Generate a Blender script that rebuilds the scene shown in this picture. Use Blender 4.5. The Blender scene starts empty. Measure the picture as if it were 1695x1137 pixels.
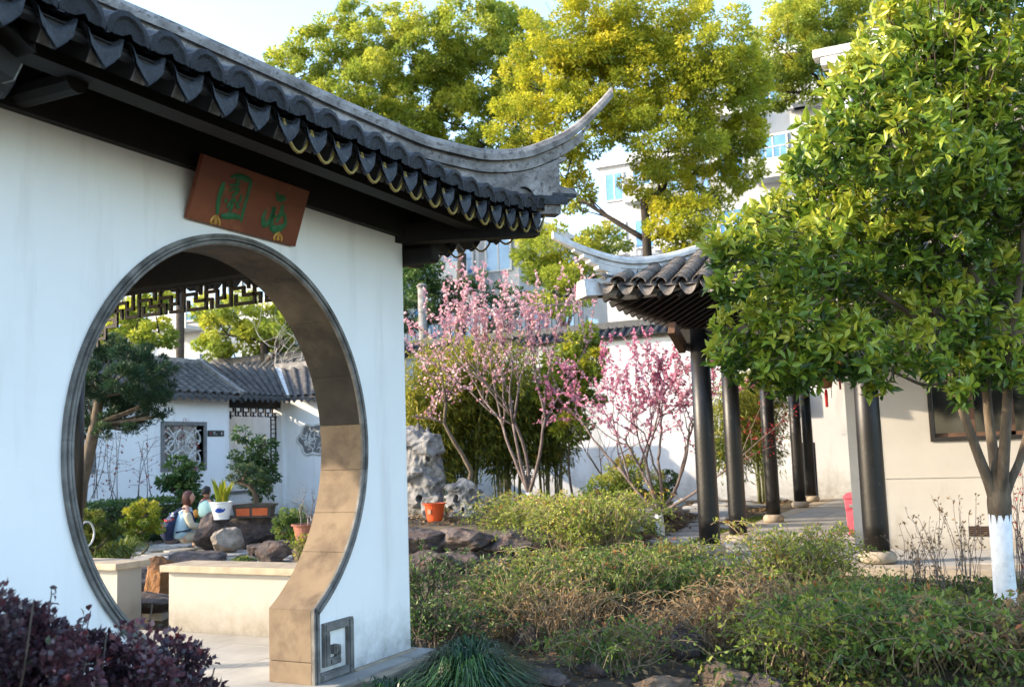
import bpy, bmesh, math, random
import numpy as np
from mathutils import Vector, Matrix, noise as mnoise
random.seed(7); rng = np.random.default_rng(7)
R = math.radians
sc = bpy.context.scene
col = sc.collection

# ------------------------------------------------------------------ camera
CZ = 1.35
YAW, PITCH, ROLL, FPX = .455153, .108715, -.033432, 1650.0
PW, PH = 1695.0, 1137.0
_f = np.array([-math.sin(YAW)*math.cos(PITCH), math.cos(YAW)*math.cos(PITCH), math.sin(PITCH)])
_r0 = np.array([math.cos(YAW), math.sin(YAW), 0.0]); _u0 = np.cross(_r0, _f)
_r = math.cos(ROLL)*_r0 + math.sin(ROLL)*_u0; _u = -math.sin(ROLL)*_r0 + math.cos(ROLL)*_u0
cam_d = bpy.data.cameras.new('camera'); cam = bpy.data.objects.new('camera', cam_d); col.objects.link(cam)
cam.matrix_world = Matrix(((_r[0], _u[0], -_f[0], 0), (_r[1], _u[1], -_f[1], 0), (_r[2], _u[2], -_f[2], CZ), (0, 0, 0, 1)))
cam_d.sensor_width = 36; cam_d.lens = 36*FPX/PW; cam_d.clip_start = .05; cam_d.clip_end = 2000
cam_d.dof.use_dof = True; cam_d.dof.focus_distance = 7.5; cam_d.dof.aperture_fstop = 3.2
sc.camera = cam

# ------------------------------------------------------------------ sky, sun, exposure
SUN = np.array([-2.2, -1.3, 1.0]); SUN = SUN/np.linalg.norm(SUN)       # direction towards the sun
EL = math.asin(SUN[2]); AZ = math.atan2(SUN[0], SUN[1])
w = bpy.data.worlds.new('World'); sc.world = w; w.use_nodes = True
nt = w.node_tree; bg = nt.nodes['Background']
sky = nt.nodes.new('ShaderNodeTexSky'); sky.sky_type = 'NISHITA'; sky.sun_disc = False
sky.sun_elevation = EL; sky.sun_rotation = AZ; sky.air_density = 1.0; sky.dust_density = 1.0; sky.ozone_density = 1.0
nt.links.new(sky.outputs[0], bg.inputs[0]); bg.inputs[1].default_value = .15
sl = bpy.data.lights.new('sun', 'SUN'); sl.energy = 2.0; sl.angle = R(.6); sl.color = (1, .82, .60)
so = bpy.data.objects.new('sun', sl); col.objects.link(so)
so.rotation_euler = Vector(-SUN).to_track_quat('-Z', 'Y').to_euler()
sc.view_settings.view_transform = 'Standard'; sc.view_settings.look = 'None'
sc.view_settings.gamma = 1; sc.view_settings.use_curve_mapping = False
sc.view_settings.exposure = 2.25

sc.cycles.max_bounces = 6; sc.cycles.diffuse_bounces = 3; sc.cycles.glossy_bounces = 2; sc.cycles.transmission_bounces = 3; sc.cycles.transparent_max_bounces = 4
# ------------------------------------------------------------------ placing helpers (true metres, ground contact)
def ray(x, y): return (x-PW/2)/FPX*_r + (PH/2-y)/FPX*_u + _f
def at(x, y, D): return np.array([0, 0, CZ]) + ray(x, y)*D
def G(x, y, z=0.):
    v = ray(x, y); return np.array([0, 0, CZ]) + v*(z-CZ)/v[2]
def onX(x, y, X):
    v = ray(x, y); return np.array([0, 0, CZ]) + v*X/v[0]
def onY(x, y, Y):
    v = ray(x, y); return np.array([0, 0, CZ]) + v*Y/v[1]

# ------------------------------------------------------------------ object helpers
def wloc(o):
    v = np.zeros(3)
    while o is not None:
        v = v + np.array(o.location); o = o.parent
    return v
def tag(o, label=None, cat=None, group=None, kind=None):
    if label: o['label'] = label
    if cat: o['category'] = cat
    if group: o['group'] = group
    if kind: o['kind'] = kind
    return o
def thing(name, label, cat, loc=(0, 0, 0), group=None):
    o = bpy.data.objects.new(name, None); o.empty_display_size = .2; col.objects.link(o)
    o.location = [float(c) for c in loc]; return tag(o, label, cat, group)
def link(name, me, m=None, parent=None):
    if m is not None and not me.materials: me.materials.append(m)
    o = bpy.data.objects.new(name, me); col.objects.link(o)
    if parent is not None: o.parent = parent
    return o
def mesh_np(name, V, F, m=None, parent=None, smooth=False, tint=None, local=False):
    """V (n,3) world coordinates, F list of index tuples or an (n,k) array"""
    V = np.asarray(V, float).reshape(-1, 3)
    if parent is not None and not local: V = V - wloc(parent)
    me = bpy.data.meshes.new(name)
    if isinstance(F, np.ndarray):
        n, k = F.shape; me.vertices.add(len(V)); me.vertices.foreach_set('co', V.astype(np.float32).ravel())
        me.loops.add(n*k); me.loops.foreach_set('vertex_index', F.astype(np.int32).ravel())
        me.polygons.add(n); me.polygons.foreach_set('loop_start', np.arange(0, n*k, k, dtype=np.int32))
        me.update(calc_edges=True)
    else:
        me.from_pydata([tuple(map(float, v)) for v in V], [], F)
    if smooth: me.polygons.foreach_set('use_smooth', np.ones(len(me.polygons), bool))
    if tint is not None:
        a = me.attributes.new('tint', 'FLOAT', 'POINT'); a.data.foreach_set('value', np.asarray(tint, np.float32))
    me.update()
    return link(name, me, m, parent)
class MB:
    def __init__(s): s.v = []; s.f = []; s.n = 0
    def add(s, V, F):
        V = np.asarray(V, float).reshape(-1, 3); s.v.append(V)
        s.f += [tuple(int(i)+s.n for i in f) for f in F]; s.n += len(V); return s
    def box(s, a, b):
        x0, y0, z0 = a; x1, y1, z1 = b
        return s.add([(x0,y0,z0),(x1,y0,z0),(x1,y1,z0),(x0,y1,z0),(x0,y0,z1),(x1,y0,z1),(x1,y1,z1),(x0,y1,z1)],
                     [(0,3,2,1),(4,5,6,7),(0,1,5,4),(1,2,6,5),(2,3,7,6),(3,0,4,7)])
    def beam(s, p, q, w, h, up=(0, 0, 1)):
        p = np.array(p, float); q = np.array(q, float); t = q-p; t = t/np.linalg.norm(t)
        x = np.cross(t, up); x = x/np.linalg.norm(x); z = np.cross(x, t)
        V = [c + x*w/2*a + z*h/2*b for c in (p, q) for a, b in ((-1,-1),(1,-1),(1,1),(-1,1))]
        return s.add(V, [(0,1,2,3),(7,6,5,4),(0,4,5,1),(1,5,6,2),(2,6,7,3),(3,7,4,0)])
    def tube(s, pts, rad, k=6, caps=True):
        pts = np.asarray(pts, float); n = len(pts); rad = np.broadcast_to(np.asarray(rad, float), (n,))
        t = np.gradient(pts, axis=0); t /= np.linalg.norm(t, axis=1)[:, None]+1e-9
        ref = np.array([.31, .22, .93]) if abs(t[:, 2]).mean() < .75 else np.array([.93, .3, .12])
        x = np.cross(t, ref); x /= np.linalg.norm(x, axis=1)[:, None]+1e-9; y = np.cross(t, x)
        a = np.linspace(0, 2*np.pi, k, endpoint=False)
        V = pts[:, None] + rad[:, None, None]*(np.cos(a)[None, :, None]*x[:, None] + np.sin(a)[None, :, None]*y[:, None])
        F = [(i*k+j, i*k+(j+1) % k, (i+1)*k+(j+1) % k, (i+1)*k+j) for i in range(n-1) for j in range(k)]
        if caps: F += [tuple(range(k))[::-1], tuple((n-1)*k+j for j in range(k))]
        return s.add(V, F)
    def lathe(s, c, prof, k=20, caps=True):
        a = np.linspace(0, 2*np.pi, k, endpoint=False); V = []
        for r, z in prof: V += [(c[0]+r*math.cos(t), c[1]+r*math.sin(t), c[2]+z) for t in a]
        n = len(prof); F = [(i*k+j, i*k+(j+1) % k, (i+1)*k+(j+1) % k, (i+1)*k+j) for i in range(n-1) for j in range(k)]
        if caps: F += [tuple(range(k))[::-1], tuple((n-1)*k+j for j in range(k))]
        return s.add(V, F)
    def grid(s, P):
        P = np.asarray(P, float); a, b = P.shape[:2]
        return s.add(P.reshape(-1, 3), [(i*b+j, i*b+j+1, (i+1)*b+j+1, (i+1)*b+j) for i in range(a-1) for j in range(b-1)])
    def sweep(s, prof_list):
        """list of closed sections, each (k,3)"""
        P = np.asarray(prof_list, float); n, k = P.shape[:2]
        F = [(i*k+j, i*k+(j+1) % k, (i+1)*k+(j+1) % k, (i+1)*k+j) for i in range(n-1) for j in range(k)]
        F += [tuple(range(k))[::-1], tuple((n-1)*k+j for j in range(k))]
        return s.add(P.reshape(-1, 3), F)
    def build(s, name, m, parent=None, smooth=False, local=False, bevel=0):
        o = mesh_np(name, np.concatenate(s.v), s.f, m, parent, smooth, local=local)
        if bevel:
            b = o.modifiers.new('bevel', 'BEVEL'); b.width = bevel; b.segments = 2; b.limit_method = 'ANGLE'
        return o
def norm(a): return a/(np.linalg.norm(a, axis=-1, keepdims=True)+1e-9)
def sm(a, b, x):
    t = np.clip((np.asarray(x, float)-a)/(b-a), 0, 1); return t*t*(3-2*t)

# ------------------------------------------------------------------ materials
def _n(nt, t, **k):
    n = nt.nodes.new(t)
    for a, b in k.items(): setattr(n, a, b)
    return n
def ramp(nt, fac, stops):
    r = _n(nt, 'ShaderNodeValToRGB'); e = r.color_ramp.elements
    while len(e) < len(stops): e.new(.5)
    for i, (p, c) in enumerate(stops): e[i].position = p; e[i].color = (*c, 1)
    nt.links.new(fac, r.inputs[0]); return r.outputs[0]
def noise_fac(nt, scale, detail=5, rough=.6, stretch=None, obj=True):
    tc = _n(nt, 'ShaderNodeTexCoord'); o = tc.outputs['Object']
    if stretch:
        mp = _n(nt, 'ShaderNodeMapping'); mp.inputs['Scale'].default_value = stretch; nt.links.new(o, mp.inputs[0]); o = mp.outputs[0]
    nz = _n(nt, 'ShaderNodeTexNoise'); nz.inputs['Scale'].default_value = scale; nz.inputs['Detail'].default_value = detail; nz.inputs['Roughness'].default_value = rough
    nt.links.new(o, nz.inputs[0]); return nz.outputs[0]
def mat(name, stops, rough=.8, scale=6, detail=6, bump=.2, bscale=None, stretch=None, bdist=.02, spec=.4, metallic=0, rand=0, layer=None, splash=None):
    """procedural: noise -> colour ramp, bump from a finer noise; rand = brightness change from object to object"""
    m = bpy.data.materials.new(name); m.use_nodes = True; nt = m.node_tree; p = nt.nodes['Principled BSDF']
    if len(stops) == 3 and not hasattr(stops[0], '__len__'): stops = [(.3, tuple(c*.9 for c in stops)), (.7, tuple(min(1, c*1.08) for c in stops))]
    f = noise_fac(nt, scale, detail, stretch=stretch); c = ramp(nt, f, stops)
    if layer:                                   # (scale, lo, hi, colour, stretch): a second stain of its own shape
        g = noise_fac(nt, layer[0], 6, .65, stretch=layer[4] if len(layer) > 4 else None)
        mr = _n(nt, 'ShaderNodeMapRange'); mr.inputs[1].default_value = layer[1]; mr.inputs[2].default_value = layer[2]; nt.links.new(g, mr.inputs[0])
        mx = _n(nt, 'ShaderNodeMix', data_type='RGBA'); nt.links.new(mr.outputs[0], mx.inputs[0]); nt.links.new(c, mx.inputs[6]); mx.inputs[7].default_value = (*layer[3], 1); c = mx.outputs[2]
    if splash:                                  # (height, colour): splash dirt along the foot of a wall, broken up by noise
        ge = _n(nt, 'ShaderNodeNewGeometry'); sx_ = _n(nt, 'ShaderNodeSeparateXYZ'); nt.links.new(ge.outputs['Position'], sx_.inputs[0])
        mr = _n(nt, 'ShaderNodeMapRange'); mr.inputs[1].default_value = splash[0]; mr.inputs[2].default_value = 0.0; nt.links.new(sx_.outputs[2], mr.inputs[0])
        g2 = noise_fac(nt, 7, 9, .7); mu = _n(nt, 'ShaderNodeMath', operation='MULTIPLY'); nt.links.new(mr.outputs[0], mu.inputs[0]); nt.links.new(g2, mu.inputs[1])
        m2 = _n(nt, 'ShaderNodeMapRange'); m2.inputs[1].default_value = .18; m2.inputs[2].default_value = .62; m2.inputs[4].default_value = .75; nt.links.new(mu.outputs[0], m2.inputs[0])
        mx = _n(nt, 'ShaderNodeMix', data_type='RGBA'); nt.links.new(m2.outputs[0], mx.inputs[0]); nt.links.new(c, mx.inputs[6]); mx.inputs[7].default_value = (*splash[1], 1); c = mx.outputs[2]
    if rand:
        oi = _n(nt, 'ShaderNodeObjectInfo'); mr = _n(nt, 'ShaderNodeMapRange'); mr.inputs[3].default_value = 1-rand; mr.inputs[4].default_value = 1+rand
        nt.links.new(oi.outputs['Random'], mr.inputs[0]); mx = _n(nt, 'ShaderNodeVectorMath', operation='SCALE'); nt.links.new(c, mx.inputs[0]); nt.links.new(mr.outputs[0], mx.inputs['Scale']); c = mx.outputs[0]
    nt.links.new(c, p.inputs['Base Color']); p.inputs['Roughness'].default_value = rough; p.inputs['Metallic'].default_value = metallic
    p.inputs['Specular IOR Level'].default_value = spec
    if bump:
        b = _n(nt, 'ShaderNodeBump'); b.inputs['Strength'].default_value = bump; b.inputs['Distance'].default_value = bdist
        nt.links.new(noise_fac(nt, bscale or scale*4, 8, .65, stretch), b.inputs['Height']); nt.links.new(b.outputs[0], p.inputs['Normal'])
    return m
def leafmat(name, stops, rough=.5, trans=.35, spec=.35):
    m = bpy.data.materials.new(name); m.use_nodes = True; nt = m.node_tree; p = nt.nodes['Principled BSDF']; out = nt.nodes['Material Output']
    a = _n(nt, 'ShaderNodeAttribute'); a.attribute_name = 'tint'; c = ramp(nt, a.outputs['Fac'], stops)
    nt.links.new(c, p.inputs['Base Color']); p.inputs['Roughness'].default_value = rough; p.inputs['Specular IOR Level'].default_value = spec
    t = _n(nt, 'ShaderNodeBsdfTranslucent'); nt.links.new(c, t.inputs[0])
    mx = _n(nt, 'ShaderNodeMixShader'); mx.inputs[0].default_value = trans
    nt.links.new(p.outputs[0], mx.inputs[1]); nt.links.new(t.outputs[0], mx.inputs[2]); nt.links.new(mx.outputs[0], out.inputs[0])
    return m
def plain(name, c, rough=.5, metallic=0, spec=.4):
    m = bpy.data.materials.new(name); m.use_nodes = True; p = m.node_tree.nodes['Principled BSDF']
    p.inputs['Base Color'].default_value = (*c, 1); p.inputs['Roughness'].default_value = rough; p.inputs['Metallic'].default_value = metallic; p.inputs['Specular IOR Level'].default_value = spec
    return m
M = {}
M['plaster'] = mat('white_plaster', [(.25, (.76, .77, .77)), (.6, (.82, .83, .83)), (.8, (.84, .85, .85))], .85, 1.3, 6, .12, 30, bdist=.01,
                   layer=(3.4, .54, .90, (.58, .57, .55), (1, 1, .11)), splash=(.55, (.22, .21, .18)))
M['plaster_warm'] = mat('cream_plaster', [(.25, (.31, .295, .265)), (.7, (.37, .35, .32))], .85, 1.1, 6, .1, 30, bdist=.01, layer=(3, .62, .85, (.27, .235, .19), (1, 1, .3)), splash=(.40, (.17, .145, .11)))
M['plaster_grey'] = mat('grey_white_plaster', [(.25, (.46, .47, .48)), (.6, (.55, .56, .57))], .9, .7, 8, .1, 20, layer=(1.4, .50, .75, (.30, .30, .29), (1, 1, .25)), splash=(1.2, (.20, .19, .16)))
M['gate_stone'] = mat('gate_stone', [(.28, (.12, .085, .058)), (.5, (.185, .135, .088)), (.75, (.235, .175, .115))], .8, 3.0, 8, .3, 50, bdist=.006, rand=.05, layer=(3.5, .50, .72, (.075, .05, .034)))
M['gate_stone_dark'] = mat('soot_and_shade_stone', [(.3, (.013, .0125, .011)), (.5, (.038, .034, .028)), (.7, (.11, .09, .066))], .85, 2.2, 8, .3, 50, bdist=.006, rand=.15)  # black stain and the eave's shade both painted into this colour
M['moulding'] = mat('weathered_moulding', [(.3, (.075, .073, .069)), (.55, (.18, .175, .166)), (.75, (.27, .263, .25))], .85, 9, 8, .4, 60, bdist=.006, rand=.22)
M['timber'] = mat('dark_timber', [(.3, (.003, .0028, .0026)), (.7, (.008, .0066, .006))], .7, 8, 5, .2, 30, stretch=(1, 1, 1))
M['lacquer'] = mat('black_lacquer', [(.3, (.004, .0038, .0038)), (.7, (.010, .0085, .008))], .42, 4, 8, .35, 30, bdist=.006, layer=(18, .60, .72, (.035, .03, .026)))
M['tile'] = mat('dark_roof_tile', [(.3, (.012, .014, .017)), (.55, (.028, .032, .039)), (.78, (.075, .084, .098))], .5, 18, 8, .9, 55, bdist=.018, rand=.25, spec=.5)
M['tile_cap'] = mat('black_end_tile', [(.3, (.006, .007, .009)), (.6, (.014, .016, .020)), (.8, (.045, .05, .06))], .55, 20, 8, 1.0, 50, bdist=.02, rand=.25)
M['tile_brown'] = mat('weathered_roof_tile', [(.3, (.055, .048, .042)), (.55, (.13, .112, .096)), (.78, (.24, .21, .18))], .8, 12, 8, .5, 60, bdist=.008, rand=.22)
M['tile_far'] = mat('grey_roof_tile', [(.3, (.05, .047, .045)), (.6, (.12, .112, .105)), (.8, (.24, .225, .21))], .8, 6, 8, .5, 40, bdist=.01, rand=.25)
M['ridge'] = mat('ridge_plaster', [(.30, (.10, .093, .088)), (.5, (.23, .217, .205)), (.72, (.37, .35, .335))], .9, 6, 12, .5, 50, bdist=.012, layer=(26, .52, .68, (.075, .068, .064)))
M['ridge_pale'] = mat('pale_ridge_plaster', [(.28, (.30, .30, .30)), (.5, (.52, .52, .51)), (.75, (.68, .67, .65))], .9, 7, 9, .3, 60, bdist=.008)
M['rafter_end'] = mat('pale_rafter_end', [(.3, (.05, .05, .05)), (.7, (.22, .21, .20))], .7, 20, 4, .1)
M['rope'] = plain('yellow_rope_light', (.26, .19, .05), .45)
M['floor'] = mat('floor_slab', [(.3, (.27, .26, .24)), (.6, (.36, .345, .32)), (.8, (.43, .415, .385))], .75, 3, 8, .15, 40, bdist=.004, rand=.08)
M['kerb'] = mat('kerb_stone', [(.3, (.26, .215, .16)), (.6, (.40, .33, .245)), (.8, (.47, .40, .31))], .85, 6, 8, .4, 50, bdist=.008, rand=.10)
M['rock'] = mat('brown_rock', [(.28, (.028, .022, .021)), (.5, (.075, .058, .053)), (.7, (.15, .118, .105))], .88, 9, 12, 1.0, 22, bdist=.03, rand=.18, layer=(2.5, .58, .7, (.12, .055, .03)))
M['rock_orange'] = mat('rusty_rock', [(.28, (.06, .028, .014)), (.5, (.17, .075, .026)), (.7, (.27, .13, .045))], .85, 4, 10, .8, 16, bdist=.03, layer=(4, .6, .7, (.06, .045, .04)))
M['rock_tan'] = mat('tan_rock', [(.28, (.045, .034, .026)), (.5, (.12, .088, .062)), (.7, (.20, .155, .115))], .9, 5, 12, 1.0, 14, bdist=.03)
M['rock_grey'] = mat('limestone', [(.32, (.045, .043, .042)), (.45, (.19, .186, .182)), (.70, (.36, .353, .345))], .9, 6, 12, 1.0, 9, bdist=.09)
M['path'] = mat('path_stone', [(.3, (.20, .195, .18)), (.6, (.32, .31, .29)), (.8, (.42, .41, .39))], .85, 7, 8, .4, 30, bdist=.01, rand=.12)
M['soil'] = mat('soil', [(.25, (.035, .026, .018)), (.45, (.075, .056, .036)), (.62, (.13, .10, .062)), (.8, (.20, .16, .10))], .95, 3.2, 12, .8, 25, bdist=.03, layer=(.9, .56, .68, (.06, .075, .02)))
M['bark'] = mat('bark', [(.3, (.055, .042, .03)), (.55, (.12, .09, .062)), (.75, (.20, .155, .11))], .9, 12, 8, .8, 25, stretch=(1, 1, .35), bdist=.012)
M['bark_dark'] = mat('dark_bark', [(.3, (.018, .014, .012)), (.7, (.05, .04, .032))], .9, 9, 8, .7, 25, stretch=(1, 1, .35), bdist=.01)
M['twig_pink'] = mat('pinkish_bark', [(.3, (.09, .066, .058)), (.6, (.17, .13, .115)), (.8, (.28, .235, .21))], .8, 10, 6, .3, 30)
M['whitewash'] = mat('whitewash', [(.3, (.55, .56, .57)), (.6, (.74, .75, .76))], .9, 12, 8, .5, 30, bdist=.008, layer=(9, .62, .72, (.30, .27, .23)))
# ================================================================== GROUND
def gh(x, y):
    x = np.asarray(x, float); y = np.asarray(y, float)
    fore = sm(-4.4, -4.0, x)*(1-sm(11.3, 11.5, y)) + (1-sm(-4.4, -4.0, x))*(1-sm(8.5, 10.2, y))*sm(-5.0, -4.4, x)
    z = -.04 - .13*np.clip(fore, 0, 1)
    hump = sm(-4.6, -5.6, x)*sm(10.7, 11.3, y)*(1-sm(15.8, 19.5, y))*sm(-8.9, -8.3, x)
    z = z + .44*hump
    z = z + .03*np.sin(x*1.7+.4)*np.sin(y*1.3)*(1-sm(20, 40, np.hypot(x, y)))
    return z
def gz1(x, y): return float(gh(x, y))
xs = np.concatenate([[-600, -300, -120, -60, -40, -30, -24], np.arange(-20, 6.01, .22), [8, 12, 20, 40, 100, 300, 600]])
ys = np.concatenate([[-600, -200, -60, -20, -8, -2], np.arange(0, 27.01, .22), [30, 36, 45, 60, 120, 300, 700]])
XX, YY = np.meshgrid(xs, ys, indexing='ij'); ZZ = gh(XX, YY)
near = (1-sm(24, 30, np.hypot(XX, YY)))
for i in range(XX.shape[0]):
    for j in range(XX.shape[1]):
        if near[i, j] > 0: ZZ[i, j] += near[i, j]*.05*mnoise.noise((XX[i, j]*1.1, YY[i, j]*1.1, 0))
under = ((XX > -9) & (XX < -3.9) & (YY < 6.9) & (YY > .2)) | ((XX > -4.0) & (YY > 11.6))
ZZ[under] = np.minimum(ZZ[under], -.2)
mb = MB(); mb.grid(np.stack([XX, YY, ZZ], -1)); ground = mb.build('ground', M['soil'], None, smooth=True); tag(ground, kind='structure')

# ================================================================== GATE PAVILION
WX0, WX1 = -4.167, -3.855             # wall back and front face
GY, GZ, GR = 4.385, 1.422, 1.15       # moon gate centre and clear radius
JH = .60                              # half width between the jambs
WY0, WY1, WZ1 = .9, 6.10, 3.02
LIN = .054                            # thickness of the stone lining
gate = thing('gate_pavilion', 'white walled garden pavilion with round moon gate under a dark tiled upswept roof', 'pavilion', (WX1, GY, 0))
# wall with the round opening: rings of quads between the opening and the outline
RO = GR+LIN; JO = JH+LIN
zk = GZ-math.sqrt(RO**2-JO**2)
a0 = math.asin((zk-GZ)/RO)
hole = [(GY+JO, 0.0)] + [(GY+RO*math.cos(a), GZ+RO*math.sin(a)) for a in np.linspace(a0, math.pi-a0, 61)] + [(GY-JO, 0.0)]
def edge(y, z):
    dy, dz = y-GY, z-GZ; t = 1e9
    if dy > 1e-9: t = min(t, (WY1-GY)/dy)
    if dy < -1e-9: t = min(t, (WY0-GY)/dy)
    if dz > 1e-9: t = min(t, (WZ1-GZ)/dz)
    if dz < -1e-9: t = min(t, (-.25-GZ)/dz)
    return (GY+dy*t, GZ+dz*t)
outer = [edge(y, z) for y, z in hole]; outer[0] = (GY+JO, -.25); outer[-1] = (GY-JO, -.25); hole[0] = (GY+JO, -.249); hole[-1] = (GY-JO, -.249)
# make sure the four corners are on the outline
for cy_, cz_ in ((WY1, WZ1), (WY0, WZ1), (WY1, -.25), (WY0, -.25)):
    k = min(range(len(outer)), key=lambda i: math.hypot(outer[i][0]-cy_, outer[i][1]-cz_)); outer[k] = (cy_, cz_)
mb = MB(); n = len(hole)
for X, flip in ((WX1, 0), (WX0, 1)):
    P = [[(X, y, z) for y, z in hole], [(X, (a+c)/2, (b+d)/2) for (a, b), (c, d) in zip(hole, outer)], [(X, y, z) for y, z in outer]]
    if flip: P = P[::-1]
    mb.grid(P)
mb.grid([[(WX0, y, z) for y, z in hole], [(WX1, y, z) for y, z in hole]])
mb.grid([[(WX1, y, z) for y, z in outer], [(WX0, y, z) for y, z in outer]])
wall = mb.build('wall', M['plaster'], gate)
# stone lining: stones cut from a stepped section swept round the opening
sec = [(0, WX0-.012), (0, WX1+.018), (.006, WX1+.024), (.018, WX1+.024), (.020, WX1+.010), (.024, WX1+.010), (.026, WX1+.030), (.036, WX1+.030), (.038, WX1+.016), (.042, WX1+.016), (.044, WX1+.022), (LIN+.004, WX1+.022), (LIN+.004, WX0-.012)]
ai = math.asin(-math.sqrt(GR**2-JH**2)/GR)
def stone_ring(r0, r1, name, m, secs):
    mb = MB(); S = []
    for a in np.linspace(r0, r1, 9): S.append([(X, GY+(GR+d)*math.cos(a), GZ+(GR+d)*math.sin(a)) for d, X in secs])
    mb.sweep(S); return mb.build(name, m, gate)
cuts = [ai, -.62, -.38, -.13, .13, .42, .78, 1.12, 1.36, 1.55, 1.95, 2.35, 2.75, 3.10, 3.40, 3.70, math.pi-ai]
g = .0012
back = [(0, WX0-.012), (0, WX1+.0), (LIN+.004, WX1+.0), (LIN+.004, WX0-.012)]
front = [(-.001, WX1+.0005)] + [(d, X) for d, X in sec[1:-1]] + [(LIN+.004, WX1+.0005)]
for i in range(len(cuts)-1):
    stone_ring(cuts[i]+g, cuts[i+1]-g, 'reveal_stone', M['gate_stone'] if i < 4 else M['gate_stone_dark'], back)  # all but the sunlit stones take the colour darkened for shade and stain
    stone_ring(cuts[i]+g*.6, cuts[i+1]-g*.6, 'surround_moulding', M['moulding'], front)
zi = GZ-math.sqrt(GR**2-JH**2)
for s in (1, -1):
    for za, zb in ((0.0, .128), (.131, zi-.002)):
        MB().box((WX0-.012, min(GY+s*JH, GY+s*(JH+LIN)), za), (WX1, max(GY+s*JH, GY+s*(JH+LIN)), zb)).build('jamb_stone', M['gate_stone'], gate, bevel=.004)
    mb = MB()
    for d0, d1, px in ((0, .018, .024), (.018, .026, .010), (.026, .036, .030), (.036, .044, .016), (.044, LIN+.004, .022)):
        ya, yb = GY+s*(JH+d0), GY+s*(JH+d1); mb.box((WX1+.0005, min(ya, yb), 0.001), (WX1+px, max(ya, yb), zi+d0*.6))
    mb.build('jamb_moulding', M['moulding'], gate)
    # carved square spiral beside the jamb
    mb = MB()
    def bar(y0, y1, z0, z1, d=.026):
        ya, yb = GY+s*y0, GY+s*y1
        mb.box((WX1+.0005, min(ya, yb), z0), (WX1+d, max(ya, yb), z1)); q = .010
        if abs(y1-y0) > 3*q and abs(z1-z0) > 3*q: mb.box((WX1+d-.002, min(ya, yb)+q, z0+q), (WX1+d+.010, max(ya, yb)-q, z1-q))
    bar(.664, .945, .005, .055); bar(.945, 1.0, .005, .345); bar(.70, .9445, .292, .345); bar(.70, .752, .085, .2915)
    bar(.7525, .865, .085, .130, .024); bar(.825, .865, .1305, .195, .024)
    bar(.79, .8295, .15, .205, .03)
    mb.build('carved_spiral', M['moulding'], gate)
# floor of the pavilion
pf = thing('pavilion_floor', 'x', 'x', (-6, 4, 0)); del pf['label']; del pf['category']; pf['kind'] = 'structure'
mb = MB().box((-8.4, .4, -.3), (-3.66, 6.2, -.016)); mb.build('floor_bed', M['kerb'], pf)
sx = np.arange(-8.4, -3.6, .62); sy = np.arange(.45, 6.2, .64)
for i, x in enumerate(sx):
    for j, y in enumerate(sy):
        y_ = y+(.32 if i % 2 else 0); y1 = min(y_+.634, 6.2)
        if y_ < 6.15: MB().box((x+.003, y_+.003, -.0155), (min(x+.617, -3.70), y1-.003, random.uniform(-.0015, .0015))).build('paving_slab', M['floor'], pf)
for k in range(7):
    y0 = .45+k*.80
    if not (GY-1.0 < y0+.4 < GY+.55): MB().box((-3.697, y0+.003, -.28), (-3.60, min(y0+.797, 6.2), -.012)).build('kerb_stone', M['kerb'], pf, bevel=.01)
mb = MB().box((WX1-.002, WY0, -.2), (WX1+.035, GY-JO-.36, .03)); mb.build('plinth', M['kerb'], gate)
mb = MB().box((WX1-.002, GY+JH+.41, -.2), (WX1+.035, WY1+.03, .012)); mb.build('plinth', M['kerb'], gate, bevel=.006)

# ---------------- roof
EX, EY1, EY0, EXB = -3.05, 6.88, .25, -7.75     # eave lines: front, right end, left end, back
EZ = 3.035
def lift(a): return .15*max(0., 1-a/1.6)**2.2
def prof(s): return .45*s+.035*s*s
def zf(X, Y):                                     # tiled surface height
    s = min(EX-X, X-EXB, EY1-Y, Y-EY0); a1 = min(EX-X, X-EXB); a2 = min(EY1-Y, Y-EY0)
    along = max(a1, a2); return EZ+prof(max(s, 0))+lift(along)*max(0, 1-s/1.3)
def deck(name, corners_fn, m, dz):
    mb = MB(); mb.grid([[(*p, zf(*p)+dz) for p in row] for row in corners_fn]); return mb.build(name, m, gate)
half = (EX-EXB)/2
def slope_rows(side):
    out = []
    for s in np.linspace(0, half, 9):
        if side in ('f', 'b'):
            X = EX-s if side == 'f' else EXB+s
            out.append([(X, y) for y in np.concatenate([np.linspace(EY0+s, EY1-s-1.6, 8) if EY1-s-1.6 > EY0+s else np.full(8, EY0+s), np.linspace(max(EY0+s, EY1-s-1.6), EY1-s, 8)[1:]])])
        else:
            Y = EY1-s if side == 'r' else EY0+s
            out.append([(x, Y) for x in np.concatenate([np.linspace(EXB+s, (EX+EXB)/2, 8), np.linspace((EX+EXB)/2, EX-s, 8)[1:]])])
    return out
for sd in 'fbrl':
    deck('roof_deck', slope_rows(sd), M['timber'], -.03)
    deck('pan_tiles', slope_rows(sd), M['tile'], -.002)
PITCH_T = .222
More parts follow.
